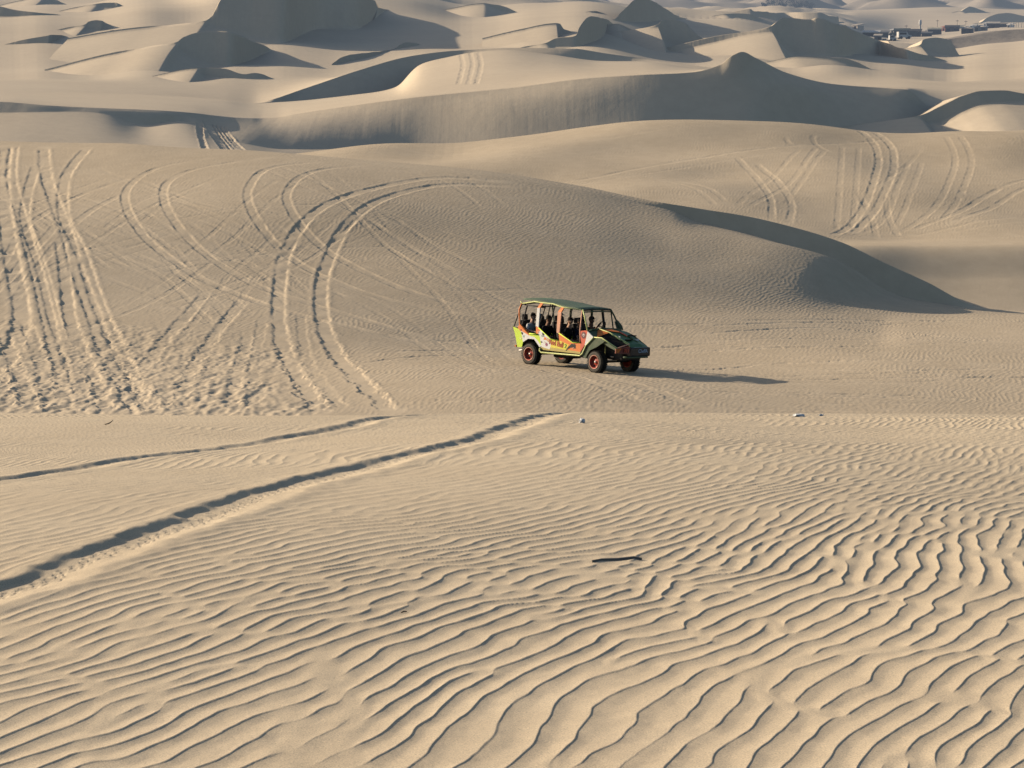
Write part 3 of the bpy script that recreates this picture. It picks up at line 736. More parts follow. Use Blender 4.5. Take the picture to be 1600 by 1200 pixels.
def box(bm, lo, hi, mat=0, M=None, bev=0.0):
    v = [Vector((x, y, z)) for x in (lo[0], hi[0]) for y in (lo[1], hi[1]) for z in (lo[2], hi[2])]
    if M is not None: v = [M @ p for p in v]
    vs = [bm.verts.new(p) for p in v]
    fs = []
    for q in ((0, 1, 3, 2), (4, 6, 7, 5), (0, 4, 5, 1), (2, 3, 7, 6), (0, 2, 6, 4), (1, 5, 7, 3)):
        f = bm.faces.new([vs[k] for k in q]); f.material_index = mat; fs.append(f)
    if bev:
        ed = list({e for f in fs for e in f.edges})
        bmesh.ops.bevel(bm, geom=ed, offset=bev, segments=3, profile=.6, affect='EDGES')

def prism(bm, pts, off, mat=0):
    """polygon pushed along off"""
    a = [bm.verts.new(Vector(p)) for p in pts]; b = [bm.verts.new(Vector(p) + Vector(off)) for p in pts]
    for ring in (a, b[::-1]):
        f = bm.faces.new(ring); f.material_index = mat
    n = len(a)
    for k in range(n):
        f = bm.faces.new((a[k], b[k], b[(k + 1) % n], a[(k + 1) % n])); f.material_index = mat

def lathe(bm, prof, n, M, mat=0, smooth=True):
    """prof: (radius, axial) pairs turned about local z, placed by M"""
    rings = []
    for r, z in prof:
        rings.append([bm.verts.new(M @ Vector((r * math.cos(a), r * math.sin(a), z))) for a in [2 * math.pi * k / n for k in range(n)]])
    for a, b in zip(rings[:-1], rings[1:]):
        for k in range(n):
            f = bm.faces.new((a[k], a[(k + 1) % n], b[(k + 1) % n], b[k])); f.material_index = mat; f.smooth = smooth

def done(name, bm, mats, parent=None, fix=True):
    if fix: bmesh.ops.recalc_face_normals(bm, faces=bm.faces)
    me = bpy.data.meshes.new(name); bm.to_mesh(me); bm.free()
    return link(name, me, mats, parent)

def part(name, mats, parent, *calls):
    bm = bmesh.new()
    for fn, *a in calls:
        kw = a.pop() if a and isinstance(a[-1], dict) else {}
        fn(bm, *a, **kw)
    return done(name, bm, mats, parent)

def lettering(name, text, size, M, mat, parent, bold=.0, width=None):
    cu = bpy.data.curves.new(name, 'FONT'); cu.body = text; cu.size = size; cu.extrude = .004; cu.offset = bold
    cu.align_x = 'CENTER'; cu.align_y = 'CENTER'
    t = bpy.data.objects.new(name, cu); COL.objects.link(t)
    bpy.context.view_layer.update()
    me = bpy.data.meshes.new_from_object(t.evaluated_get(bpy.context.evaluated_depsgraph_get()))
    bpy.data.objects.remove(t); me.name = name
    if width:
        xs = [v.co.x for v in me.vertices]; k = width / (max(xs) - min(xs))
        for v in me.vertices: v.co.x *= k
    me.transform(M)
    me.materials.clear()
    return link(name, me, mat, parent)

# ---------------------------------------------------------------- buggy materials
P_LIME = paint('lime_paint', (.74, .98, .06), .4, dirt=.16)
P_PALE = paint('pale_lime_tube', (.85, .90, .36), .4, dirt=.1)
P_ORNG = paint('orange_paint', (.98, .27, .05), .4, dirt=.16)
P_SALM = paint('faded_orange_paint', (.90, .46, .30), .5, dirt=.12)
P_RED = paint('red_paint', (.82, .14, .07), .45, dirt=.2)
P_WHT = paint('white_paint', (.93, .92, .90), .45, dirt=.06)
P_YEL = paint('yellow_paint', (.98, .84, .09), .4, dirt=.15)
P_GOLD = paint('sill_paint', (.62, .50, .14), .4, dirt=.3)
P_DGRN = paint('dark_green_paint', (.06, .105, .05), .35, dirt=.25)
P_HOOD = paint('hood_green_paint', (.085, .21, .08), .3, dirt=.18)
P_ROOF = paint('roof_green_paint', (.13, .20, .12), .4, dirt=.35)
P_BLK = paint('black_plastic', (.014, .014, .016), .55, dirt=.10)
P_MASK = paint('black_mask', (.012, .014, .022), .25, dirt=.06)
P_MESH = paint('black_panel', (.008, .008, .009), .8, dirt=.04, spec=.2)
P_RUBR = paint('tyre_rubber', (.022, .021, .020), .85, dirt=.16, spec=.2)
P_WALL = paint('dusty_sidewall', (.10, .095, .085), .9, dirt=.35, spec=.2)
P_RIM = paint('red_rim', (.58, .06, .03), .4, dirt=.10)
P_RIME = paint('rim_edge', (.75, .36, .24), .4, dirt=.25)
P_STL = paint('bare_steel', (.45, .44, .42), .4, metal=.8, dirt=.3)
P_DRED = paint('dark_red_lens', (.22, .035, .03), .25, dirt=.2)
P_BLUE = paint('pale_blue_lettering', (.62, .72, .85), .5, dirt=.05)
P_CYAN = paint('pale_strip', (.40, .52, .50), .4, dirt=.1)
P_SEAT = paint('black_vinyl', (.016, .016, .018), .6, dirt=.15)

# crop coordinates measured on the photograph -> buggy frame
def PC(cx, cy, y):
    x = (cx - 285 - (y + .1) * 190) / 190
    return Vector((x, y, (735 + 25 * x - 7 * (y + .1) - cy) / 268.6))
def Z2(zx, zy, y=-.05): return PC(114.3 + .4286 * zx, 342.8 + .4286 * zy, y)
def Z4(zx, zy, y=.0): return PC(114.3 + .5714 * zx, 114.3 + .5714 * zy, y)
WID = 1.66
def mir(p): return Vector((p[0], WID - p[1], p[2]))

buggy = empty('dune_buggy', (0, 0, 0), 'lime, orange and white open-sided tour buggy with red wheels driving across the sand flat', 'dune buggy')
buggy.matrix_world = BUGGY @ Matrix.Diagonal((1, .95, 1, 1))

# ---- body sides, painted in angular colour fields
SIDE = [
    (0, [(15, 105), (130, 150), (195, 225), (225, 330), (245, 440), (225, 545), (130, 545), (100, 400), (60, 240)]),
    (1, [(165, 60), (235, 110), (385, 250), (375, 305), (192, 195), (195, 225), (130, 150), (120, 105)]),
    (2, [(195, 225), (192, 195), (375, 305), (485, 335), (570, 430), (640, 535), (600, 550), (480, 382), (350, 370), (245, 440), (225, 330)]),
    (0, [(385, 250), (545, 275), (600, 330), (615, 420), (640, 535), (570, 430), (485, 335), (375, 305)]),
    (1, [(510, 100), (560, 135), (605, 185), (560, 270), (545, 275), (512, 250)]),
    (2, [(605, 185), (835, 390), (830, 560), (810, 600), (640, 545), (640, 535), (615, 420), (600, 330), (545, 275), (560, 270)]),
    (3, [(835, 390), (1005, 410), (1210, 510), (1160, 612), (830, 560)]),
    (1, [(985, 240), (1285, 460), (1210, 510), (1005, 410)]),
    (1, [(1285, 460), (1440, 470), (1452, 662), (1160, 612), (1210, 510)]),
    (4, [(1440, 470), (1435, 222), (1560, 215), (1575, 240), (1530, 520), (1452, 662)]),
    (2, [(1575, 235), (1707, 367), (1560, 527), (1530, 520)]),
    (5, [(640, 545), (810, 600), (830, 560), (1160, 612), (1452, 662), (1444, 705), (640, 606), (618, 572)]),
    (6, [(1707, 367), (1867, 386), (1930, 450), (1780, 560), (1640, 630), (1590, 720), (1560, 800), (1480, 740), (1452, 690), (1530, 560), (1560, 527)]),
]
SM = [P_LIME, P_ORNG, P_WHT, P_YEL, P_RED, P_GOLD, P_DGRN]
def side_bm(flip):
    bm = bmesh.new()
    for m, poly in SIDE:
        pts = [Z2(*p) for p in poly]
        off = Vector((0, .035, 0))
        if flip: pts = [mir(p) for p in pts]; off = -off
        prism(bm, pts, off, m)
    return bm
side_near = done('side_panel', side_bm(False), SM, buggy)
side_far = done('side_panel', side_bm(True), SM, buggy)

# stickers, round badge, black charging-animal silhouette, lettering
def flat(name, zpts, mat, parent, y=-.054):
    bm = bmesh.new(); prism(bm, [Z2(a, b, y) for a, b in zpts], (0, .003, 0)); return done(name, bm, mat, parent)
def disc(name, zx, zy, r, mat, parent, y=-.054, n=20):
    c = Z2(zx, zy, y); bm = bmesh.new()
    prism(bm, [c + Vector((r * math.cos(a), 0, r * math.sin(a))) for a in [2 * math.pi * k / n for k in range(n)]], (0, .003, 0))
    return done(name, bm, mat, parent)
disc('sticker', 668, 268, .055, P_BLK, side_near); disc('sticker', 745, 500, .055, paint('violet_sticker', (.35, .06, .20), .4), side_near)
disc('sticker', 560, 230, .04, P_SALM, side_near); disc('sticker', 640, 315, .03, P_CYAN, side_near)
flat('sticker', [(690, 340), (730, 350), (740, 400), (680, 395)], P_ORNG, side_near)
flat('sticker', [(655, 305), (690, 310), (690, 330), (655, 328)], P_DGRN, side_near)
flat('sticker', [(618, 425), (650, 432), (655, 462), (625, 455)], P_BLK, side_near)
flat('sticker', [(690, 430), (735, 445), (725, 480), (690, 462)], P_STL, side_near)
flat('sticker', [(750, 350), (800, 390), (790, 450), (745, 420)], paint('peach_sticker', (.85, .50, .25), .4), side_near)
flat('sticker', [(200, 215), (240, 240), (232, 285), (200, 262)], P_BLK, side_near)
flat('sticker', [(185, 160), (205, 170), (200, 200), (180, 185)], P_BLK, side_near)
flat('sticker', [(235, 290), (275, 300), (265, 345), (238, 330)], P_CYAN, side_near)
flat('sticker', [(170, 330), (215, 345), (210, 380), (175, 372)], P_PALE, side_near)
bd = disc('badge', 1500, 315, .115, paint('maroon_badge', (.20, .05, .055), .4), side_near)
disc('badge_mark', 1502, 312, .045, P_WHT, bd, -.058); disc('badge_mark', 1502, 316, .022, P_DRED, bd, -.062)
flat('animal_emblem', [(1145, 630), (1178, 580), (1200, 545), (1232, 520), (1262, 485), (1300, 500), (1330, 492), (1352, 530), (1345, 560), (1362, 585), (1335, 590), (1322, 572), (1305, 600), (1290, 575), (1250, 568), (1215, 590), (1185, 605), (1160, 640)], P_BLK, side_near)
flat('animal_emblem', [(1282, 570), (1315, 565), (1310, 592), (1288, 592)], P_SALM, side_near, -.058)
c = Z2(945, 480, -.055); e = (Z2(1120, 540, -.055) - Z2(840, 455, -.055)).normalized()
up_ = Vector((-e.z, 0, e.x))
M = Matrix(((e.x, up_.x, 0, c.x), (0, 0, -1, c.y), (e.z, up_.z, 0, c.z), (0, 0, 0, 1)))
lettering('lettering', 'Red Bull', .25, M, paint('red_lettering', (.66, .12, .03), .4), side_near, .006, .66)
c2 = Z2(1140, 540, -.055); M2 = M.copy(); M2.translation = c2
lettering('lettering', '2', .19, M2, paint('green_lettering', (.18, .42, .05), .4), side_near, .004)

# ---- pillars between the openings
def pillar(low, high, m1, m2):
    part('pillar', [m1, m2], buggy, (prism, [Z4(a, b, -.05) for a, b in low], (0, .05, 0), 0),
         (prism, [Z4(a, b, -.045 if k < 2 else .055) for k, (a, b) in enumerate(high)], (0, .05, 0), 1))
pillar([(375, 482), (388, 188), (430, 190), (420, 498)], [(388, 188), (430, 190), (478, 120), (440, 104)], P_WHT, P_ORNG)
pillar([(708, 585), (712, 262), (768, 264), (750, 610)], [(712, 262), (768, 264), (806, 198), (766, 184)], P_SALM, P_ORNG)
for lo, hi in (((375, 482), (440, 104)), ((708, 585), (766, 184))):
    a, b = mir(Z4(*lo, -.05)), mir(Z4(*hi, .05))
    part('pillar', P_DGRN, buggy, (tube, [a, Vector((a.x, a.y, 1.8)), b], .045))

# ---- tube frame
near_rail = [Z4(125, 75, .08), Z4(142, 108, .08), Z4(340, 86, .08), Z4(480, 110, .08), Z4(640, 131, .08), Z4(780, 187, .08), Z4(1100, 237, .12)]
frame = [near_rail, [near_rail[-1], Z4(1130, 330, .08), Z4(1185, 580, -.02)], [Z4(1092, 250, .10), Z4(1070, 570, -.02), Z4(1080, 748, -.05)]]
rear_post = [Z4(142, 108, .06), Z4(105, 205, -.02), Z4(120, 440, -.05), Z4(278, 596, -.05)]
top_edge = [Z4(278, 596, -.06), Z4(420, 612, -.06)]
low_tube = [Z2(622, 565, -.07), Z2(606, 620, -.07), Z2(640, 662, -.07), Z2(1440, 742, -.07), Z2(1492, 702, -.07), Z2(1560, 527, -.07), Z2(1707, 367, -.06)]
bm = bmesh.new()
for p in frame[:2]: tube(bm, p, .026)
done('roof_rail', bm, P_PALE, buggy)
part('door_post', P_SALM, buggy, (tube, frame[2], .024))
part('rear_post', P_ORNG, buggy, (tube, rear_post, .030))
part('top_rail', P_LIME, buggy, (tube, top_edge, .022))
part('sill_trim', P_LIME, buggy, (tube, [Z4(420, 505, -.06), Z4(622, 692, -.06), Z4(745, 708, -.06)], .016))
part('sill_trim', P_LIME, buggy, (tube, [Z4(748, 600, -.06), Z4(960, 748, -.06), Z4(1082, 750, -.06)], .016))
part('side_step', P_PALE, buggy, (tube, low_tube, .028))
part('side_step', P_DGRN, buggy, (tube, [mir(p) for p in low_tube], .028))
far_rail = [mir(p) for p in near_rail]
part('roof_rail', P_DGRN, buggy, (tube, far_rail, .03), (tube, [mir(p) for p in frame[1]], .032), (tube, [mir(p) for p in frame[2]], .024), (tube, [mir(p) for p in rear_post], .03))
for p in near_rail[1:]:   # cross members and inner braces
    part('cross_bar', P_BLK, buggy, (tube, [p + Vector((0, 0, -.02)), Vector((p.x, WID / 2, p.z + .02)), mir(p) + Vector((0, 0, -.02))], .024))
part('inner_hoop', P_BLK, buggy, (tube, [Vector((-.55, .12, 1.98)), Vector((-.15, .35, 1.95)), Vector((-.15, 1.3, 1.95)), Vector((-.55, 1.54, 1.98))], .022))
part('inner_brace', P_BLK, buggy, (tube, [Vector((-.45, .1, 1.98)), Vector((.45, .08, 1.95))], .02))
for y in (.12, 1.54):
    part('inner_brace', P_BLK, buggy, (tube, [Vector((-.42, y, 1.98)), Vector((-.62, y, 1.30)), Vector((-.80, y, 1.15))], .024))
    part('inner_brace', P_BLK, buggy, (tube, [Vector((.46, y, 2.02)), Vector((.10, y, 1.10))], .02))
part('cross_bar', P_BLK, buggy, (tube, [Vector((-.60, .2, 1.45)), Vector((-.60, 1.46, 1.45))], .022))
part('inner_brace', P_BLK, buggy, (tube, [Vector((.75, 1.5, 2.0)), Vector((1.0, 1.45, 1.85)), Vector((1.05, 1.45, 1.2))], .035))
part('inner_brace', P_BLK, buggy, (tube, [Vector((1.85, 1.5, 1.95)), Vector((2.02, 1.5, 1.2))], .045))
part('rear_brace', P_BLK, buggy, (tube, [Z4(142, 120, .1), Z4(35, 460, .02), Z4(15, 480, .02)], .02))
part('rear_brace', P_BLK, buggy, (tube, [mir(Z4(142, 120, .1)), mir(Z4(35, 460, .02))], .02))
part('antenna', P_STL, buggy, (tube, [Vector((-.78, .5, 1.2)), Vector((-.98, .62, 1.78))], [.008, .004]))
part('antenna', P_STL, buggy, (tube, [Vector((-.80, .8, 1.2)), Vector((-.99, .85, 1.72))], [.008, .004]))

# ---- roof: thin cambered sheet
bm = bmesh.new()
prof = [(-.60, 2.20), (-.50, 2.17), (-.10, 2.20), (.45, 2.165), (1.0, 2.125), (1.45, 2.075), (1.8, 2.06), (2.16, 2.035)]
ys = [.07, .2, .5, .83, 1.16, 1.46, 1.59]
for dz in (0, -.02):
    g = [[bm.verts.new((x + .05 * (1 - abs(y - .83) / .79), y, z + dz - .015 + .03 * (1 - ((y - .83) / .79) ** 2))) for y in ys] for x, z in prof]
    for i in range(len(prof) - 1):
        for j in range(len(ys) - 1):
            f = bm.faces.new((g[i][j], g[i + 1][j], g[i + 1][j + 1], g[i][j + 1])); f.smooth = True
    if dz == 0: g0 = g
edge = lambda g: [r[0] for r in g] + g[-1][1:] + [r[-1] for r in g[-2::-1]] + g[0][-2:0:-1]
A, B = edge(g0), edge(g)
for k in range(len(A)):
    bm.faces.new((A[k], A[(k + 1) % len(A)], B[(k + 1) % len(A)], B[k]))
roof = done('roof', bm, P_ROOF, buggy)
part('header', P_DGRN, roof, (tube, [(2.15, .09, 1.985), (2.20, .83, 2.005), (2.15, 1.57, 1.985)], .028))

# ---- windscreen frame and mirror
part('windscreen_top_bar', P_DGRN, buggy, (tube, [(2.20, .13, 1.93), (2.24, .83, 1.95), (2.20, 1.53, 1.93)], .022))
part('cowl_bar', P_DGRN, buggy, (tube, [(2.60, .02, 1.36), (2.56, .83, 1.40), (2.60, 1.64, 1.36)], .03))
M_GLASS, nt_, b_ = nodes('clear_glass')
b_.inputs['Base Color'].default_value = (.02, .03, .03, 1); b_.inputs['Roughness'].default_value = .03; b_.inputs['IOR'].default_value = 1.3
tr_ = N(nt_, 'ShaderNodeBsdfTransparent'); mx_ = N(nt_, 'ShaderNodeMixShader'); mx_.inputs[0].default_value = .06
nt_.links.new(tr_.outputs[0], mx_.inputs[1]); nt_.links.new(b_.outputs[0], mx_.inputs[2]); nt_.links.new(mx_.outputs[0], nt_.nodes['Material Output'].inputs[0])
part('windscreen', M_GLASS, buggy, (prism, [(2.215, .15, 1.91), (2.25, .83, 1.93), (2.215, 1.51, 1.91), (2.59, 1.60, 1.38), (2.55, .83, 1.42), (2.59, .06, 1.38)], (.006, 0, .004)))
bm = bmesh.new()
prism(bm, [(2.46, 1.60, 1.36), (2.58, 1.78, 1.34), (2.52, 1.78, 1.48), (2.38, 1.69, 1.66), (2.34, 1.60, 1.60)], (.05, -.02, .0))
tube(bm, [(2.58, 1.58, 1.38), (2.50, 1.66, 1.45)], .014)
done('mirror', bm, P_DGRN, buggy)

# ---- nose: faceted panels
Q = lambda x, y, z: Vector((x, y, z))
cow0, cow1, cow2, cow3 = Q(2.6, 0, 1.33), Q(2.55, .55, 1.38), Q(2.55, 1.15, 1.38), Q(2.6, 1.66, 1.34)
a0, b0, c0_ = Q(2.88, 0, 1.15), Q(3.24, 0, 1.15), Q(3.92, 0, .875)
m1_, n1_ = Q(3.05, .55, 1.30), Q(3.95, .55, .985)
m2_, n2_ = Q(3.05, 1.15, 1.33), Q(3.95, 1.15, 1.0)
a3, b3, c3_ = Q(2.9, 1.66, 1.30), Q(3.22, 1.66, 1.21), Q(3.86, 1.60, .92)
dn = Vector((0, 0, -.03))
bm = bmesh.new()
prism(bm, [cow1, m1_, n1_, n2_, m2_, cow2], dn, 0)
prism(bm, [cow2, m2_, n2_, c3_, b3, a3, cow3], dn, 0)
prism(bm, [cow0, a0, Q(2.95, .02, 1.155), cow1], dn, 1)
prism(bm, [n1_, n2_, Q(4.06, 1.15, .90), Q(4.06, .55, .90)], dn, 0)
prism(bm, [n2_, c3_, Q(3.95, 1.55, .88), Q(4.06, 1.15, .90)], dn, 0)
hood = done('hood', bm, [P_HOOD, P_DGRN], buggy)
lift = Vector((0, 0, .006))
part('hood_flash', P_ORNG, hood, (prism, [cow1 + lift + Q(.01, -.02, 0), m1_ + lift, Q(2.97, .03, 1.165) + lift], dn * .3))
part('hood_flash', P_ORNG, hood, (prism, [Q(2.60, .66, 1.378), Q(2.72, .62, 1.366), Q(3.10, 1.02, 1.318), Q(2.98, 1.14, 1.345), Q(2.60, 1.12, 1.385)], dn * .3))
part('hood_flash', P_RED, hood, (prism, [Q(3.00, 1.14, 1.343), Q(3.12, 1.03, 1.314), Q(3.40, 1.10, 1.212), Q(3.30, 1.145, 1.25)], dn * .3))
part('hood_opening', P_MESH, buggy, (prism, [m1_ - Q(0, .01, .015), n1_ - Q(.02, .01, .015), c0_ - Q(.02, -.01, .015), b0 - Q(0, -.01, .015), Q(2.95, .03, 1.14)], dn))
part('hood_vent', P_MESH, hood, (box, (3.30, 1.22, 1.205), (3.46, 1.50, 1.235)))
part('hood_vent', P_MESH, hood, (box, (3.62, .72, 1.10), (3.74, 1.0, 1.128)))
part('hood_marker', P_WHT, hood, (box, (3.60, 1.28, 1.08), (3.66, 1.42, 1.128)))
part('hood_marker', P_WHT, hood, (box, (3.42, .60, 1.17), (3.5, .64, 1.22)))
part('fender_tube', P_PALE, buggy, (tube, [low_tube[-1], a0 + Q(.02, -.04, 0), b0 + Q(0, -.03, .01), c0_ + Q(.03, -.03, 0)], .024))
part('cowl_tube', P_PALE, buggy, (tube, [cow0 + Q(.03, .02, .03), Q(2.58, .28, 1.38), cow1 + Q(0, 0, .02)], .016))
part('hood_tube', P_PALE, buggy, (tube, [cow1 + Q(.02, 0, .02), m1_ + Q(0, 0, .02), n1_ + Q(.03, 0, .02)], .018))
part('nose_tube', P_SALM, buggy, (tube, [c0_ + Q(.03, -.03, 0), n1_ + Q(.04, 0, .02)], .018))
bm = bmesh.new()
prism(bm, [Q(3.90, -.02, .70), Q(3.91, -.02, .86), Q(4.06, .50, .93), Q(4.07, .50, .68)], (-.06, .02, 0))
lamp = done('lamp_panel', bm, P_DRED, buggy)
part('corner_flash', P_ORNG, lamp, (prism, [Q(3.90, -.035, .70), Q(3.905, -.035, .865), Q(3.975, .17, .875), Q(3.945, .10, .74)], (.004, -.004, 0)))
for k in range(3): part('lamp_bar', P_RED, lamp, (box, (4.03 + .02 * k, .26 + .06 * k, .74), (4.045 + .02 * k, .30 + .06 * k, .86)))
bm = bmesh.new()
box(bm, (3.86, .50, .60), (4.12, 1.50, .90), 0, None, .05)
mask = done('bumper', bm, P_MASK, buggy)
part('bumper_strip', P_CYAN, mask, (box, (4.10, .62, .895), (4.122, 1.30, .910)))
part('lower_bar', P_DGRN, mask, (tube, [(3.95, .30, .57), (4.10, .42, .575), (4.11, 1.36, .575), (3.95, 1.5, .57)], .03))
M = Matrix(((0, 0, 1, 4.122), (1, 0, 0, 1.10), (0, 1, 0, .775), (0, 0, 0, 1)))
lettering('lettering', 'CheffA', .17, M, P_BLUE, mask, .002, .46)
part('fender', P_DGRN, buggy, (prism, [b0, c0_, Q(3.90, 0, .78), Q(3.62, 0, .86), Q(3.36, 0, .96), Q(3.05, 0, .98), Q(2.98, 0, 1.13)], (0, .02, 0)))
part('fender', P_DGRN, buggy, (prism, [a3, b3, c3_, Q(3.86, 1.60, .75), Q(3.4, 1.66, .92), Q(2.8, 1.66, .92), Q(2.6, 1.66, 1.3)], (0, -.02, 0)))

# ---- underbody
bm = bmesh.new()
box(bm, (.30, .10, .42), (2.55, 1.56, .56), 0, None, .02)
box(bm, (2.5, .34, .45), (3.86, 1.32, .92), 0, None, .05)
box(bm, (2.45, .06, .50), (2.62, 1.60, 1.34), 0, None, .02)
box(bm, (-.66, .34, .48), (.40, 1.32, .92), 0, None, .05)
box(bm, (.55, .5, .28), (1.3, 1.15, .45), 0, None, .05)
done('chassis', bm, P_BLK, buggy)
part('rear_panel', P_DGRN, buggy, (prism, [Q(-.84, .0, 1.18), Q(-.84, 1.66, 1.18), Q(-.62, 1.66, .54), Q(-.62, .0, .54)], (.03, 0, .01)))
part('tail_bar', P_ORNG, buggy, (tube, [(-.78, -.02, .56), (-.82, .4, .56), (-.82, 1.26, .56), (-.78, 1.68, .56)], .035))
part('wheel_arch', P_BLK, buggy, (prism, [Z2(245, 440, .0), Z2(350, 370, .0), Z2(480, 382, .0), Z2(600, 550, .0), Z2(640, 545, .0), Z2(500, 350, .0), Z2(345, 340, .0), Z2(225, 430, .0)], (0, .30, 0)))
for x, xi in ((0, .05), (3.07, 3.0)):
    ax = part('axle', P_BLK, buggy, (tube, [(x, .1, .36), (x, 1.56, .36)], .05))
    for dx in (-.12, .12):
        part('suspension_arm', P_BLK, ax, (tube, [(x + dx, .18, .40), (xi, .5, .62)], .025))
part('shock_absorber', P_GOLD, buggy, (tube, [(3.32, .10, .50), (3.26, .16, .95)], .022))
part('steering_rod', P_STL, buggy, (tube, [(3.42, .12, .44), (3.45, .55, .42)], .022))
part('front_link', P_STL, buggy, (tube, [(3.46, .22, .56), (3.5, .5, .54)], .025))
part('exhaust', P_STL, buggy, (tube, [(-.45, .2, .46), (-.72, .12, .40)], .035))

# ---- seats, steering wheel
def seat(x, y, z=.80):
    s = part('seat', P_SEAT, buggy, (box, (x - .02, y - .24, z - .14), (x + .48, y + .24, z), 0, None, .05))
    Mr = Matrix.Translation((x, y, z)) @ Matrix.Rotation(R(-10), 4, 'Y')
    part('backrest', P_SEAT, s, (box, (-.10, -.24, -.08), (.02, .24, .66), 0, Mr, .045))
    part('headrest', P_SEAT, s, (box, (-.09, -.13, .67), (.01, .13, .86), 0, Mr, .04))
for x in (-.62, .18, 1.12):
    for y in (.40, 1.20): seat(x, y)
seat(1.42, 1.13, .82)
bm = bmesh.new()
Ms = Matrix.Translation((2.16, 1.13, 1.44)) @ Matrix.Rotation(R(-62), 4, 'Y')
ring = [Ms @ Vector((.19 * math.cos(a), .19 * math.sin(a), 0)) for a in [2 * math.pi * k / 28 for k in range(29)]]
tube(bm, ring, .018, 8, 0, False)
for k in range(3):
    a = 2 * math.pi * k / 3 + .5
    tube(bm, [Ms @ Vector((0, 0, -.03)), Ms @ Vector((.18 * math.cos(a), .18 * math.sin(a), 0))], .012)
tube(bm, [Ms @ Vector((0, 0, -.02)), Ms @ Vector((0, 0, -.45))], .02)
done('steering_wheel', bm, P_BLK, buggy)

# ---- wheels
def wheel(x, y, out, steer=0.0):
    """out = -1 outer face towards -y"""
    Mw = Matrix.Translation((x, y, .352)) @ Matrix.Rotation(steer, 4, 'Z') @ Matrix.Rotation(math.pi / 2 * (1 if out < 0 else -1), 4, 'X')
    bm = bmesh.new()
    lathe(bm, [(.215, .125), (.235, .145), (.30, .150), (.335, .135), (.358, .105), (.362, .05), (.362, -.05), (.358, -.105), (.335, -.135), (.30, -.150), (.235, -.145), (.215, -.125)], 40, Mw, 0)
    for k in range(40):
        for s in (-1, 1):
            a = 2 * math.pi * (k + (.5 if s > 0 else 0)) / 40
            Mb = Mw @ Matrix.Rotation(a, 4, 'Z')
            box(bm, (.350, -.016, .010 if s > 0 else -.128), (.376, .016, .128 if s > 0 else -.010), 0, Mb)
    for f in bm.faces:
        c = Mw.inverted() @ f.calc_center_median()
        if math.hypot(c.x, c.y) < .335 and abs(c.z) > .12: f.material_index = 1
    t = done('wheel', bm, [P_RUBR, P_WALL], buggy)
    bm = bmesh.new()
    lathe(bm, [(.222, .128), (.226, .150), (.208, .152), (.195, .130), (.185, .06), (.12, .045), (.085, .075), (.0, .078)], 36, Mw, 0)
    lathe(bm, [(.222, -.128), (.20, -.14), (.19, -.02), (.0, -.02)], 36, Mw, 0)
    rim = done('rim', bm, P_RIM, t)
    bm = bmesh.new(); lathe(bm, [(.212, .151), (.231, .149), (.233, .156), (.212, .157), (.212, .151)], 36, Mw, 0); done('rim_edge', bm, P_RIME, rim)
    for k in range(6):
        Mb = Mw @ Matrix.Rotation(2 * math.pi * k / 6, 4, 'Z')
        part('rim_hole', P_BLK, rim, (box, (.115, -.028, .046), (.165, .028, .060), 0, Mb))
    bm = bmesh.new(); lathe(bm, [(.04, .076), (.04, .105), (.0, .108)], 14, Mw, 0); done('hub_cap', bm, P_STL, rim)
wheel(0, .0, -1); wheel(3.07, .0, -1, R(-4)); wheel(0, WID, 1); wheel(3.07, WID, 1, R(-4))

# ---------------------------------------------------------------- people
def cloth(name, col, rough=.9): return paint(name, col, rough, dirt=.06, spec=.15)
def skin_mat(name, col):
    m = paint(name, col, .55, dirt=.03, spec=.3)
    return m
SKIN = skin_mat('skin_tan', (.55, .32, .21)); SKIN2 = skin_mat('skin_light', (.66, .42, .31)); SKIN3 = skin_mat('skin_brown', (.30, .155, .095))
HAIR = cloth('dark_hair', (.012, .010, .009), .6)

def grow(name, chains, mat, parent=None, root=0, sub=1):
    """one continuous surface grown over chains of (point, radius); points shared by value join up"""
    vs, rad, ed = [], [], []
    def vid(p, r):
        p = Vector(p)
        for i, q in enumerate(vs):
            if (q - p).length < 1e-5: return i
        vs.append(p); rad.append(r); return len(vs) - 1
    for ch in chains:
        ids = [vid(p, r) for p, r in ch]
        for a, b in zip(ids[:-1], ids[1:]):
            if a != b: ed.append((a, b))
    me = bpy.data.meshes.new(name); me.from_pydata([tuple(v) for v in vs], ed, [])
    o = bpy.data.objects.new(name, me); COL.objects.link(o)
    o.modifiers.new('skin', 'SKIN'); sd = o.modifiers.new('sub', 'SUBSURF'); sd.levels = sd.render_levels = sub
    sk = me.skin_vertices[0].data
    for i, r in enumerate(rad):
        rr = r if isinstance(r, tuple) else (r, r)
        sk[i].radius = rr; sk[i].use_root = (i == root)
    bpy.context.view_layer.update()
    m2 = bpy.data.meshes.new_from_object(o.evaluated_get(bpy.context.evaluated_depsgraph_get()))
    bpy.data.objects.remove(o); bpy.data.meshes.remove(me); m2.name = name
    for p in m2.polygons: p.use_smooth = True
    m2.materials.clear()
    return link(name, m2, mat, parent)

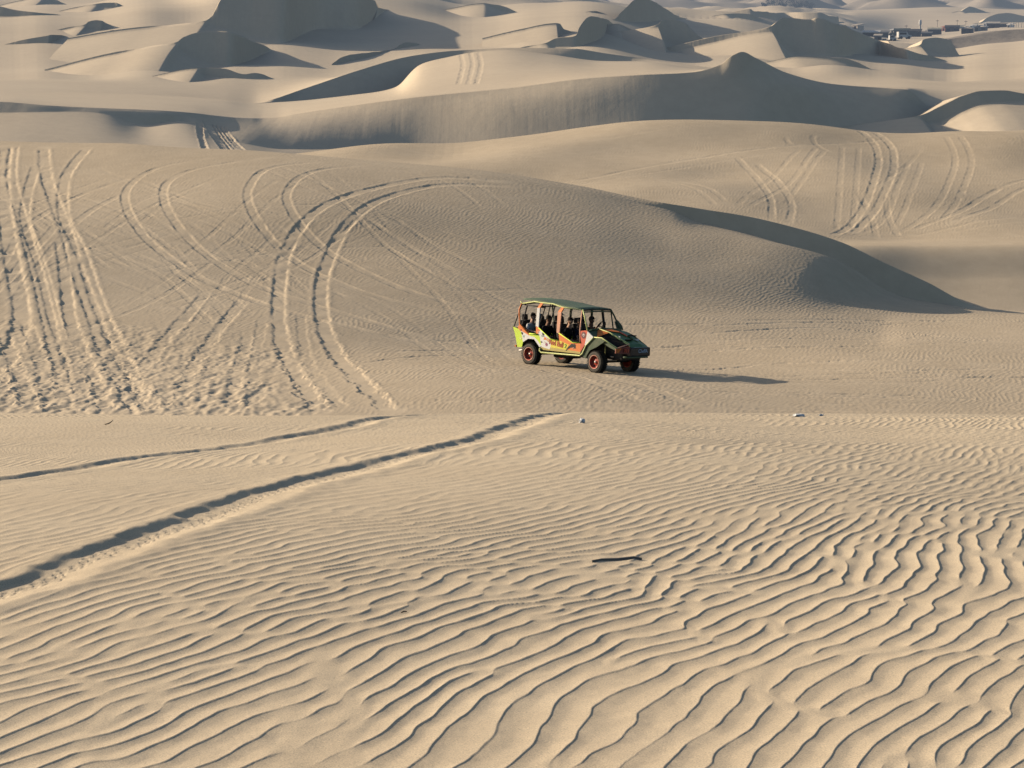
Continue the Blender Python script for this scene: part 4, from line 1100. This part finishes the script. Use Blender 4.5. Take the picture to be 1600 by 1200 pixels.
def hand_chains(w, d, side):
    """w wrist, d direction of the forearm: palm, four curled fingers and a thumb"""
    d = Vector(d).normalized(); s = Vector((0, side, 0)); s = (s - d * s.dot(d)).normalized(); n = d.cross(s).normalized()
    if n.z > 0: n = -n
    palm = w + d * .07
    ch = [[(w, .026), (palm, (.036, .020))]]
    for k, l in enumerate((.062, .072, .068, .052)):
        b = palm + d * .025 + s * (-.027 + .018 * k)
        ch.append([(palm, .03), (b, .010), (b + d * l * .55 + n * .006, .009), (b + d * l * .8 + n * (l * .5), .008)])
    tb = w + d * .03 - s * .03
    ch.append([(w + d * .07, .03), (tb, .012), (tb + d * .03 - s * .018 + n * .012, .010), (tb + d * .055 - s * .012 + n * .03, .009)])
    return ch

def person(label, hip, lean, facing, skin, shirt, pants, arms, legs, hat=None, hair=True, sleeve=.45, short=False, group=None, s=1.0, sleeve_mat=None):
    """seated figure in the buggy frame; hip = seat point; lean forward (rad); facing yaw (rad) of head"""
    root = empty('person', (0, 0, 0), label, 'person', group)
    root.matrix_world = BUGGY @ Matrix.Translation((hip[0], hip[1] * .95, hip[2]))
    V = Vector
    up = V((math.sin(lean), 0, math.cos(lean)))
    pel = V((0, 0, .09)); wst = pel + up * .16 * s; che = pel + up * .34 * s; nec = pel + up * .50 * s
    hd0 = nec + up * .06 + V((.02, 0, .02)); hd1 = hd0 + V((.02, 0, .10)); hd2 = hd1 + V((-.01, 0, .07))
    fx = V((math.cos(facing), math.sin(facing), 0)); fy = V((-fx.y, fx.x, 0))
    ch = [[(pel, (.15, .11)), (wst, (.14, .10)), (che, (.155, .105)), (nec, .058), (hd0, .055), (hd1, (.078, .092)), (hd2, (.066, .080))],
          [(hd1, .08), (hd1 + fx * .105 + V((0, 0, -.005)), .018)],
          [(hd1, .08), (hd1 + fy * .088, .016)], [(hd1, .08), (hd1 - fy * .088, .016)],
          [(hd0, .055), (hd0 + fx * .055 + V((0, 0, .015)), .040)]]
    sc, tc = [[(pel + V((0, 0, .02)), (.168, .125)), (wst, (.158, .118)), (che, (.172, .122)), (pel + up * .46 * s, (.12, .085)), (nec - up * .01, .066)]], [[(pel, (.165, .125)), (wst - up * .06, (.155, .115))]]
    for sd, (elb, wri) in zip((-1, 1), arms):
        sh_ = che + V((0, sd * .185, .075)); elb, wri = V(elb), V(wri)
        ch.append([(che, .15), (sh_, .058), (elb, .042), (wri, .028)])
        ch += hand_chains(wri, wri - elb, sd)
        cut = sh_.lerp(elb, sleeve * 2 if sleeve < .5 else 1)
        c_ = [(che, .17), (sh_, .070), (cut, .058)]
        if sleeve >= .5: c_.append((elb.lerp(wri, (sleeve - .5) * 2), .042))
        sc.append(c_)
    for sd, (kne, ank) in zip((-1, 1), legs):
        hp = pel + V((.04, sd * .09, -.02)); kne, ank = V(kne), V(ank)
        toe = ank + V((.17, 0, -.03))
        ch.append([(pel, .15), (hp, .085), (kne, .056), (ank, .038), (ank + V((.02, 0, -.04)), .04), (toe, .03)])
        end = kne.lerp(hp, .25) if short else ank
        c_ = [(pel, .16), (hp, .10)] + ([] if short else [(kne, .072)]) + [(end, .078 if short else .055)]
        tc.append(c_)
    body = grow('body', ch, skin, root)
    grow('shirt', sc, shirt, root); grow('trousers', tc, pants, root)
    def cap_bm(sc_, lo, col, brim=False):
        bm = bmesh.new(); bmesh.ops.create_icosphere(bm, subdivisions=3, radius=1)
        bmesh.ops.delete(bm, geom=[v for v in bm.verts if v.co.z < lo + .35 * v.co.dot(fx)], context='VERTS')
        for v in bm.verts:
            k = 1 + .05 * math.sin(v.co.x * 17 + v.co.y * 13)
            v.co = V((v.co.x * sc_[0] * k, v.co.y * sc_[1] * k, v.co.z * sc_[2] * k)) + hd1 + V((-.005, 0, .045))
        if brim:
            p0 = hd1 + fx * .085 + V((0, 0, .085))
            prism(bm, [p0 - fy * .075, p0 + fx * .045 - fy * .062, p0 + fx * .075, p0 + fx * .045 + fy * .062, p0 + fy * .075], (0, 0, .008))
        return bm
    if hair: done('hair', cap_bm((.106, .096, .118), -.30, HAIR), HAIR, root)
    if hat: done('cap', cap_bm((.114, .106, .124), .05, hat, True), hat, root)
    eye = cloth('eye_dark', (.01, .01, .01), .3)
    for k in (-1, 1):
        bm = bmesh.new(); bmesh.ops.create_icosphere(bm, subdivisions=1, radius=.010, matrix=Matrix.Translation(hd1 + fx * .086 + fy * .032 * k + V((0, 0, .022))))
        done('eye', bm, eye, root)
    return root

BLACK = cloth('black_cotton', (.014, .014, .016)); WHITE = cloth('white_cotton', (.78, .77, .75)); NAVY = cloth('navy_cotton', (.022, .026, .05)); GREY = cloth('grey_cotton', (.07, .068, .07)); DENIM = cloth('dark_denim', (.03, .032, .042))
person('person in a white tee with bare forearm in the rear seat', (-.44, .36, .80), .10, -.35, SKIN2, WHITE, GREY,
       [((.14, -.26, .32), (.38, -.22, .30)), ((.10, .26, .30), (.33, .16, .22))], [((.40, -.12, .12), (.42, -.12, -.28)), ((.40, .12, .12), (.42, .12, -.28))])
person('person in black between the white and the salmon pillar', (.32, .34, .78), .12, .2, SKIN3, BLACK, BLACK,
       [((.16, -.25, .30), (.36, -.14, .18)), ((.12, .25, .30), (.33, .12, .18))], [((.42, -.12, .12), (.46, -.12, -.28)), ((.42, .12, .12), (.46, .12, -.28))], sleeve=.8)
person('person with a pale hood beside the salmon pillar', (.36, .92, .84), .10, .4, SKIN3, BLACK, DENIM,
       [((.18, -.25, .30), (.40, -.16, .24)), ((.12, .25, .30), (.36, .14, .22))], [((.42, -.12, .12), (.46, -.12, -.28)), ((.42, .12, .12), (.46, .12, -.28))], sleeve=.9, hat=WHITE, hair=False)
person('person in a black tee and shorts with bare knee behind the front door opening', (1.34, .30, .80), .18, -.55, SKIN, BLACK, BLACK,
       [((.05, -.28, .30), (.14, -.25, .06)), ((.22, .26, .30), (.40, .14, .20))], [((.46, -.14, .14), (.54, -.14, -.28)), ((.46, .10, .10), (.52, .12, -.28))], short=True)
person('person in navy clothes in the middle of the front row', (1.42, .80, .76), .05, .1, SKIN3, NAVY, NAVY,
       [((.16, -.25, .30), (.38, -.14, .18)), ((.14, .25, .30), (.36, .12, .18))], [((.42, -.12, .12), (.46, -.12, -.28)), ((.42, .12, .12), (.46, .12, -.28))], sleeve=.9)
person('person in a dark cap and charcoal top at the steering wheel', (1.62, 1.13, .82), .10, .0, SKIN3, cloth('charcoal_cotton', (.04, .042, .052)), BLACK,
       [((.34, -.27, .36), (.50, -.12, .62)), ((.34, .27, .36), (.52, .14, .64))], [((.44, -.12, .12), (.52, -.12, -.28)), ((.44, .12, .12), (.52, .12, -.28))], hat=cloth('brown_cap', (.05, .03, .028)), hair=True, sleeve=.85)
# ---------------------------------------------------------------- distant settlement
def hz(name, col, rough=.9):
    """weathered wall colour with haze painted in as a bluish glow that grows with distance"""
    m, nt, b = nodes(name); L = nt.links.new
    geo = N(nt, 'ShaderNodeNewGeometry')
    n = N(nt, 'ShaderNodeTexNoise', Scale=.6, Detail=6.0, Roughness=.7); L(geo.outputs['Position'], n.inputs['Vector'])
    r = N(nt, 'ShaderNodeMapRange'); r.inputs[1].default_value = .35; r.inputs[2].default_value = .7; r.inputs[3].default_value = .75; r.inputs[4].default_value = 1.15
    L(n.outputs[0], r.inputs[0])
    mul = N(nt, 'ShaderNodeMix', data_type='RGBA', blend_type='MULTIPLY'); mul.inputs[0].default_value = 1
    mul.inputs[6].default_value = (*col, 1); L(r.outputs[0], mul.inputs[7]); L(mul.outputs[2], b.inputs['Base Color'])
    b.inputs['Roughness'].default_value = rough; b.inputs['Specular IOR Level'].default_value = .2
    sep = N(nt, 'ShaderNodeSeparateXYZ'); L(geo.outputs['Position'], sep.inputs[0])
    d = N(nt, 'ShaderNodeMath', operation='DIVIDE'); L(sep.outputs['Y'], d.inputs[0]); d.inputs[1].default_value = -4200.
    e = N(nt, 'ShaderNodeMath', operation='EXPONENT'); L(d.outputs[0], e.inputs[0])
    em = N(nt, 'ShaderNodeEmission'); em.inputs[0].default_value = HAZE_GLOW
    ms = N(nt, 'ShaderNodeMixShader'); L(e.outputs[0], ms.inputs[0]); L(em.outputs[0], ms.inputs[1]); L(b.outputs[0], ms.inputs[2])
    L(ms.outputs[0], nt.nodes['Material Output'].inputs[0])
    return m
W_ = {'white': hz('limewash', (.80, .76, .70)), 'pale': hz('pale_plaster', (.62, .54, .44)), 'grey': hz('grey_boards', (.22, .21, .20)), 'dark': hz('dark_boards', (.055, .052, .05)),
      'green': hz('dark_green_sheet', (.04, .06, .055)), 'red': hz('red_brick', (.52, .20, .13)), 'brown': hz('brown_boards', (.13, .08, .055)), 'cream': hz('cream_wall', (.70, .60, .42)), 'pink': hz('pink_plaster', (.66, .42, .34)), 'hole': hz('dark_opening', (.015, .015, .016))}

def hut(name, label, cat, u0, u1, vb, vt, wall, roof, door='left', pitch=0.0, yaw=0, over=.35, Yfix=None, group='huts of the distant settlement'):
    x, y = longd.hit((u0 + u1) / 2, vb)
    if Yfix: y = Yfix; x = float(tz((u0 + u1) / 2, vb)[0]) * y
    k = y / F
    z = float(tz((u0 + u1) / 2, vb)[1]) * y
    w_, h = (u1 - u0) * k, (vb - vt) * k
    dp = max(w_ * .6, 4)
    t = empty(name, (x, y, z - .6), label, cat, group); t.rotation_euler.z = R(yaw - (48 if wall in ('white', 'pale', 'cream', 'pink', 'red') or pitch else 14))
    hh = h + .6
    rt = max(.28, h * .10)
    bm = bmesh.new(); box(bm, (-w_ / 2, 0, 0), (w_ / 2, dp, hh - rt), 0); done('wall', bm, W_[wall], t)
    bm = bmesh.new()
    if pitch:
        e = w_ / 2 + over
        prism(bm, [(-e, -over, hh - rt), (0, -over, hh - rt + pitch * w_ / 2), (e, -over, hh - rt), (e, -over, hh - rt + .2), (0, -over, hh + pitch * w_ / 2), (-e, -over, hh - rt + .2)], (0, dp + 2 * over, 0))
    else:
        e = w_ / 2 + over; up_h = min(h * .35, dp * .3)
        prism(bm, [(-e, -over, hh - rt + .01), (-e, dp + over, hh - rt + up_h), (-e, dp + over, hh + up_h), (-e, -over, hh)], (2 * e, 0, 0))
    done('roof', bm, W_[roof], t)
    dx = {'left': -.28, 'mid': 0, 'right': .28}[door] * w_
    bm = bmesh.new(); box(bm, (dx - max(.5, w_ * .12), -.06, 0), (dx + max(.5, w_ * .12), .05, min(hh * .72, 2.7))); done('door', bm, W_['hole'], t)
    if w_ > 4:
        bm = bmesh.new(); box(bm, (-dx - .5 - w_ * .06, -.05, hh * .45), (-dx + .5 + w_ * .06, .05, hh * .68)); done('window', bm, W_['hole'], t)
    return t
HUTS = [
    ('ruin', 'small pale roofless ruin standing apart left of the settlement', 'ruin', 1331, 1341, 45, 39, 'pale', 'pale', 'mid'),
    ('shed', 'long low white-roofed shed at the left end of the settlement', 'shed', 1348, 1373, 57, 50, 'dark', 'white', 'mid'),
    ('hut', 'squat grey box hut below the white-roofed shed', 'hut', 1366, 1376, 62.5, 55.5, 'grey', 'pale', 'right'),
    ('shed', 'dark boarded shed between the white-roofed shed and the parked pickup', 'shed', 1374, 1387, 58, 50.5, 'dark', 'grey', 'left'),
    ('shed', 'wide dark shed, the tallest block left of the water tower', 'shed', 1397, 1420, 56.5, 47.5, 'dark', 'green', 'left'),
    ('hut', 'tiny pale hut peeping over the left end of the wide dark shed', 'hut', 1391, 1397, 51.5, 46, 'pale', 'white', 'mid'),
    ('shed', 'dark green sheet shed below the water tower', 'shed', 1421, 1438, 57.5, 48.5, 'green', 'dark', 'right'),
    ('hut', 'small pink-walled hut just right of the water tower', 'hut', 1438.5, 1446, 53, 48, 'pink', 'pale', 'left'),
    ('hut', 'low dark hut in front of the pink-walled hut', 'hut', 1440, 1455, 57, 51.5, 'dark', 'grey', 'mid'),
    ('shed', 'dark shed with a cream front left of the red-brick wall', 'shed', 1450, 1470, 54.5, 45.5, 'dark', 'cream', 'left'),
    ('hut', 'red-brick walled hut in the middle of the settlement', 'hut', 1470, 1478, 48.5, 42, 'red', 'red', 'mid'),
    ('shed', 'brown boarded shed with dark roof right of the red-brick hut', 'shed', 1477, 1498, 49.5, 42, 'brown', 'dark', 'left'),
    ('hut', 'cream block behind the right end of the brown shed', 'hut', 1493, 1499, 45, 40.5, 'cream', 'cream', 'mid'),
    ('house', 'dark house with white gable end above the shaded dune hollow', 'house', 1502, 1519, 52.5, 43.5, 'dark', 'white', 'right', .25, 28),
    ('hut', 'small white block rising behind the white-gabled house', 'hut', 1515, 1519.5, 43.5, 39.5, 'white', 'white', 'mid'),
    ('house', 'grey house with white front wall right of the white-gabled house', 'house', 1522, 1540, 49, 41, 'grey', 'white', 'left', .2, 24),
    ('hut', 'white box hut with flat roof, brightest of the right-hand huts', 'hut', 1536, 1541.5, 41, 36, 'white', 'white', 'mid'),
    ('shed', 'long shed with pale flat roof at the right of the settlement', 'shed', 1542, 1561, 44, 36.5, 'brown', 'pale', 'mid'),
    ('shed', 'dark low shed beside the white kiosk', 'shed', 1557, 1573, 42.5, 38, 'dark', 'dark', 'left'),
    ('kiosk', 'narrow white kiosk at the right end of the settlement', 'kiosk', 1573.5, 1577.5, 43, 38, 'white', 'white', 'mid'),
]
for h in HUTS: hut(*h)
hut('hut', 'lone tiny white hut at the left edge of the distant trees', 'hut', 1193, 1196.5, 16, 11.5, 'white', 'white', 'mid', Yfix=1560, group='')
hut('shed', 'long low dark shed alone on the far plain', 'shed', 1301, 1311, 21.2, 19.3, 'dark', 'dark', 'mid', Yfix=1290, group='')

def spot(u, v):
    x, y = longd.hit(u, v); return Vector((x, y, float(tz(u, v)[1]) * y)), y / F
# water tower
p, k = spot(1437.3, 55)
t = empty('water_tower', p - Vector((0, 0, .5)), 'slim white water tower on a thin post above the huts', 'water tower')
H = 25 * k
bm = bmesh.new(); tube(bm, [(0, 0, 0), (0, 0, H * .66)], .45, 8); done('post', bm, W_['pale'], t)
bm = bmesh.new(); lathe(bm, [(0, H * .64), (1.6 * k, H * .68), (2.2 * k, H * .74), (2.2 * k, H * .95), (1.7 * k, H * .99), (0, H)], 16, Matrix.Identity(4)); done('tank', bm, W_['white'], t)
# vehicles parked at the settlement
def truck(label, name, cat, u0, u1, vb, vt, yaw):
    p, k = spot((u0 + u1) / 2, vb); L_ = (u1 - u0) * k; h = (vb - vt) * k
    t = empty(name, p, label, cat); t.rotation_euler.z = R(yaw)
    bm = bmesh.new(); prism(bm, [(-L_ / 2, -h * .4, h * .22), (L_ / 2, -h * .4, h * .22), (L_ / 2, -h * .4, h * .55), (L_ * .28, -h * .4, h * .58), (L_ * .15, -h * .4, h), (-L_ / 2, -h * .4, h)], (0, h * .8, 0)); done('body', bm, W_['white'], t)
    bm = bmesh.new(); box(bm, (-L_ * .42, -h * .42, h * .62), (L_ * .10, h * .42, h * .90)); done('window', bm, W_['hole'], t)
    for x in (-.3, .3):
        for y in (-1, 1):
            bm = bmesh.new(); lathe(bm, [(0, -.15), (h * .2, -.15), (h * .2, .15), (0, .15)], 10, Matrix.Translation((x * L_, y * h * .4, h * .2)) @ Matrix.Rotation(math.pi / 2, 4, 'X')); done('wheel', bm, W_['hole'], t)
truck('white pickup parked in front of the dark boarded shed', 'parked_pickup', 'pickup', 1389, 1399.5, 64, 55.5, 8)
truck('pale low car parked left of the white pickup', 'parked_car', 'car', 1378, 1388, 65, 60.5, -10)
truck('large white open truck parked before the wide dark shed', 'parked_truck', 'truck', 1402, 1423, 61, 50, 12)
# utility poles and the fence at the right edge
for u, vb, vt, lab in ((1464.5, 45, 31, 'thin pole left of the red-brick hut'), (1495.6, 41, 31, 'thin pole behind the cream block'), (1509, 40, 32, 'thin pole left of the small white block'), (1416, 47, 39, 'thin pole left of the water tower')):
    p, k = spot(u, vb)
    t = empty('utility_pole', p, lab, 'pole', 'poles behind the settlement')
    bm = bmesh.new(); tube(bm, [(0, 0, 0), (0, 0, (vb - vt) * k)], .09, 6); done('post', bm, W_['brown'], t)
    bm = bmesh.new(); box(bm, (-.8, -.06, (vb - vt) * k - .7), (.8, .06, (vb - vt) * k - .5)); done('cross_arm', bm, W_['brown'], t)
src = None
for i, u in enumerate((1574, 1579, 1583, 1587.5, 1591, 1596, 1600)):
    p, k = spot(u, 43)
    if src is None:
        bm = bmesh.new(); tube(bm, [(0, 0, 0), (0, 0, 8 * k)], .14, 6); src = o = done('fence_post', bm, W_['pale'])
    else:
        o = src.copy(); COL.objects.link(o)
    o.location = p
    tag(o, 'thin pale post standing against the dark dune right of the kiosk', 'post', 'thin posts at the right edge')

# ---------------------------------------------------------------- trees far behind
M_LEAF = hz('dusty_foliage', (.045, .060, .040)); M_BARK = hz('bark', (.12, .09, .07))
ph = HILL['pale_hills']
def tree(u, vtop, Y, wide, label, seed, vb=15.5, group='trees on the far plain'):
    rnd = random.Random(seed)
    k = Y / F
    x = float(tz(u, vb)[0]) * Y; z = float(tz(u, vb)[1]) * Y
    h = (vb - vtop) * k; w2 = wide * k / 2
    t = empty('tree', (x, Y, z - .5), label, 'tree', group)
    bm = bmesh.new(); tube(bm, [(0, 0, 0), (.1, 0, h * .3), (-.1, .1, h * .6)], [.35, .26, .1], 7)
    for a in range(4):
        an = a * 1.7 + seed
        tube(bm, [(0, 0, h * .28), (math.cos(an) * w2 * .5, math.sin(an) * w2 * .5, h * .6)], [.16, .05], 5)
    done('trunk', bm, M_BARK, t)
    bm = bmesh.new()
    cl = [(rnd.uniform(-.7, .7) * w2, rnd.uniform(-.6, .6) * w2, h * rnd.uniform(.28, .88), w2 * rnd.uniform(.28, .5)) for _ in range(14)]
    for cx, cy, cz, r in cl:
        for _ in range(46):
            d = Vector((rnd.gauss(0, 1), rnd.gauss(0, 1), rnd.gauss(0, 1))).normalized() * r * rnd.uniform(.5, 1.05)
            c = Vector((cx, cy, cz)) + Vector((d.x, d.y, d.z * .8)); s = rnd.uniform(.18, .42)
            a = Vector((rnd.gauss(0, 1), rnd.gauss(0, 1), rnd.gauss(0, 1))).normalized(); b = a.orthogonal().normalized()
            bm.faces.new([bm.verts.new(c + a * s), bm.verts.new(c + b * s * .7), bm.verts.new(c - a * s), bm.verts.new(c - b * s * .7)])
    done('crown', bm, M_LEAF, t, fix=False)
TREES = [(1193, 3, 1620, 12, 'leftmost low tree of the distant dark grove'), (1203, -4, 1640, 18, 'second tree from the left in the distant grove'), (1215, -7, 1610, 20, 'tall dense tree left of the grove centre'),
         (1228, -9, 1650, 22, 'tallest broad tree at the centre of the distant grove'), (1241, -8, 1620, 20, 'dense round tree right of the grove centre'), (1253, -6, 1600, 18, 'second tree from the right in the distant grove'),
         (1266, 0, 1630, 18, 'low spreading tree at the right end of the distant grove'), (1222, 3, 1580, 14, 'small bushy tree in front of the grove centre'), (1247, 4, 1575, 15, 'small bushy tree in front of the right part of the grove')]
for i, a in enumerate(TREES): tree(*a, i + 3)
for i, (u, vb, vt, wd, lab) in enumerate([(1394, 58, 49, 9, 'dark round tree between the boarded shed and the wide dark shed'), (1426, 54, 45, 10, 'dark tree rising behind the green sheet shed'), (1459, 50, 42, 10, 'dark tree behind the cream-fronted shed'),
        (1487, 47, 39.5, 9, 'dark tree behind the brown boarded shed'), (1529, 47, 38.5, 9, 'dark tree behind the grey house with white front'), (1551, 43, 35, 11, 'dark tree behind the long pale-roofed shed')]):
    p, k = spot(u, vb); tree(u, vt, p.y + 6, wd, lab, i + 40, vb, 'trees among the huts')

# ---------------------------------------------------------------- litter on the near sand
M_PAPER = paint('white_paper', (.82, .82, .80), .8, dirt=.05, spec=.2); M_TWIG = paint('dry_twig', (.14, .11, .085), .9, dirt=.2, spec=.1); M_SLIV = paint('grey_sliver', (.30, .27, .24), .85, dirt=.1, spec=.15)
def on_sand(u, v):
    x, y = fore.hit(u, v); return Vector((x, y, fore.zat(x, y)))
def crumple(u, v, sx, sy, sz, label, seed, mat=M_PAPER, name='paper_scrap', cat='litter'):
    rnd = random.Random(seed)
    bm = bmesh.new(); bmesh.ops.create_icosphere(bm, subdivisions=2, radius=1)
    for w_ in bm.verts:
        k = rnd.uniform(.65, 1.15); w_.co = Vector((w_.co.x * sx * k, w_.co.y * sy * k, (w_.co.z + .55) * sz * k))
    o = done(name, bm, mat); o.location = on_sand(u, v); o.rotation_euler.z = rnd.uniform(-.6, .6)
    return tag(o, label, cat)
crumple(909, 661, .036, .03, .028, 'crumpled white paper scrap on the crest right of the long rut', 1)
crumple(1248, 651, .075, .05, .022, 'flat torn white paper, widest scrap on the crest at right', 2)
crumple(1283, 650, .026, .02, .018, 'tiny white paper scrap right of the flat torn paper', 3)
# thin dark grey strip laid among the ripples
bm = bmesh.new()
line_ = [(925, 879, .001), (940, 876.5, .004), (965, 874.5, .006), (990, 873.5, .006), (1003, 874.2, .002)]
P = [on_sand(u, v) for u, v, _ in line_]
top_, bot_ = [], []
for p, (_, _, w_) in zip(P, line_):
    top_.append(p + Vector((0, w_ * 1.6, .010))); bot_.append(p + Vector((0, -w_ * 1.6, .012)))
A = [bm.verts.new(q) for q in top_]; B = [bm.verts.new(q) for q in bot_]
A2 = [bm.verts.new(q - Vector((0, 0, .012))) for q in top_]; B2 = [bm.verts.new(q - Vector((0, 0, .012))) for q in bot_]
for i in range(len(A) - 1):
    bm.faces.new((A[i], B[i], B[i + 1], A[i + 1])); bm.faces.new((A2[i], A2[i + 1], B2[i + 1], B2[i])); bm.faces.new((B[i], B2[i], B2[i + 1], B[i + 1])); bm.faces.new((A[i], A[i + 1], A2[i + 1], A2[i]))
tag(done('dark_sliver', bm, M_SLIV), 'long dark curved sliver lying among the ripples in the middle foreground', 'debris')
def twig(u, v, pts, r, label):
    bm = bmesh.new(); tube(bm, pts, r, 6)
    o = done('twig', bm, M_TWIG); o.location = on_sand(u, v); return tag(o, label, 'twig')
twig(171, 664, [(-.045, 0, .004), (-.01, .02, .010), (.02, .03, .03), (.03, .03, .045)], [.005, .006, .004, .002], 'bent dark twig above the upper rut at left')
twig(631, 957, [(-.012, 0, .002), (0, .01, .005), (.012, .012, .003)], [.002, .003, .002], 'tiny dark twig on the ripples left of centre foreground')
SKY_STRENGTH, SUN_STRENGTH = .085, 5.0
# ---------------------------------------------------------------- light, sky, camera
w = bpy.data.worlds.new('World'); SC.world = w; w.use_nodes = True
nt = w.node_tree
sky = nt.nodes.new('ShaderNodeTexSky'); sky.sky_type = 'NISHITA'; sky.sun_disc = False
sky.sun_elevation = SUN_EL
sky.sun_rotation = math.atan2(SUN.x, SUN.y)
sky.altitude = 300; sky.dust_density = 2.2
nt.links.new(sky.outputs[0], nt.nodes['Background'].inputs[0])
nt.nodes['Background'].inputs[1].default_value = SKY_STRENGTH
sl = bpy.data.lights.new('sun', 'SUN'); sl.energy = SUN_STRENGTH; sl.angle = R(.5); sl.color = (1, .84, .64)
so = bpy.data.objects.new('sun', sl); COL.objects.link(so)
so.rotation_euler = SUN.to_track_quat('Z', 'Y').to_euler(); so.location = (-20, 40, 60)
cd = bpy.data.cameras.new('camera'); co = bpy.data.objects.new('camera', cd); COL.objects.link(co)
cd.sensor_width = 36; cd.lens = F / 1600 * 36
cd.clip_start = .1; cd.clip_end = 30000
co.location = (0, 0, 0); co.rotation_euler = (math.pi / 2 - PITCH, 0, 0)
SC.camera = co
SC.view_settings.view_transform = 'Standard'; SC.view_settings.look = 'None'
SC.view_settings.exposure = 0; SC.view_settings.gamma = 1
SC.cycles.max_bounces = 4; SC.cycles.diffuse_bounces = 0
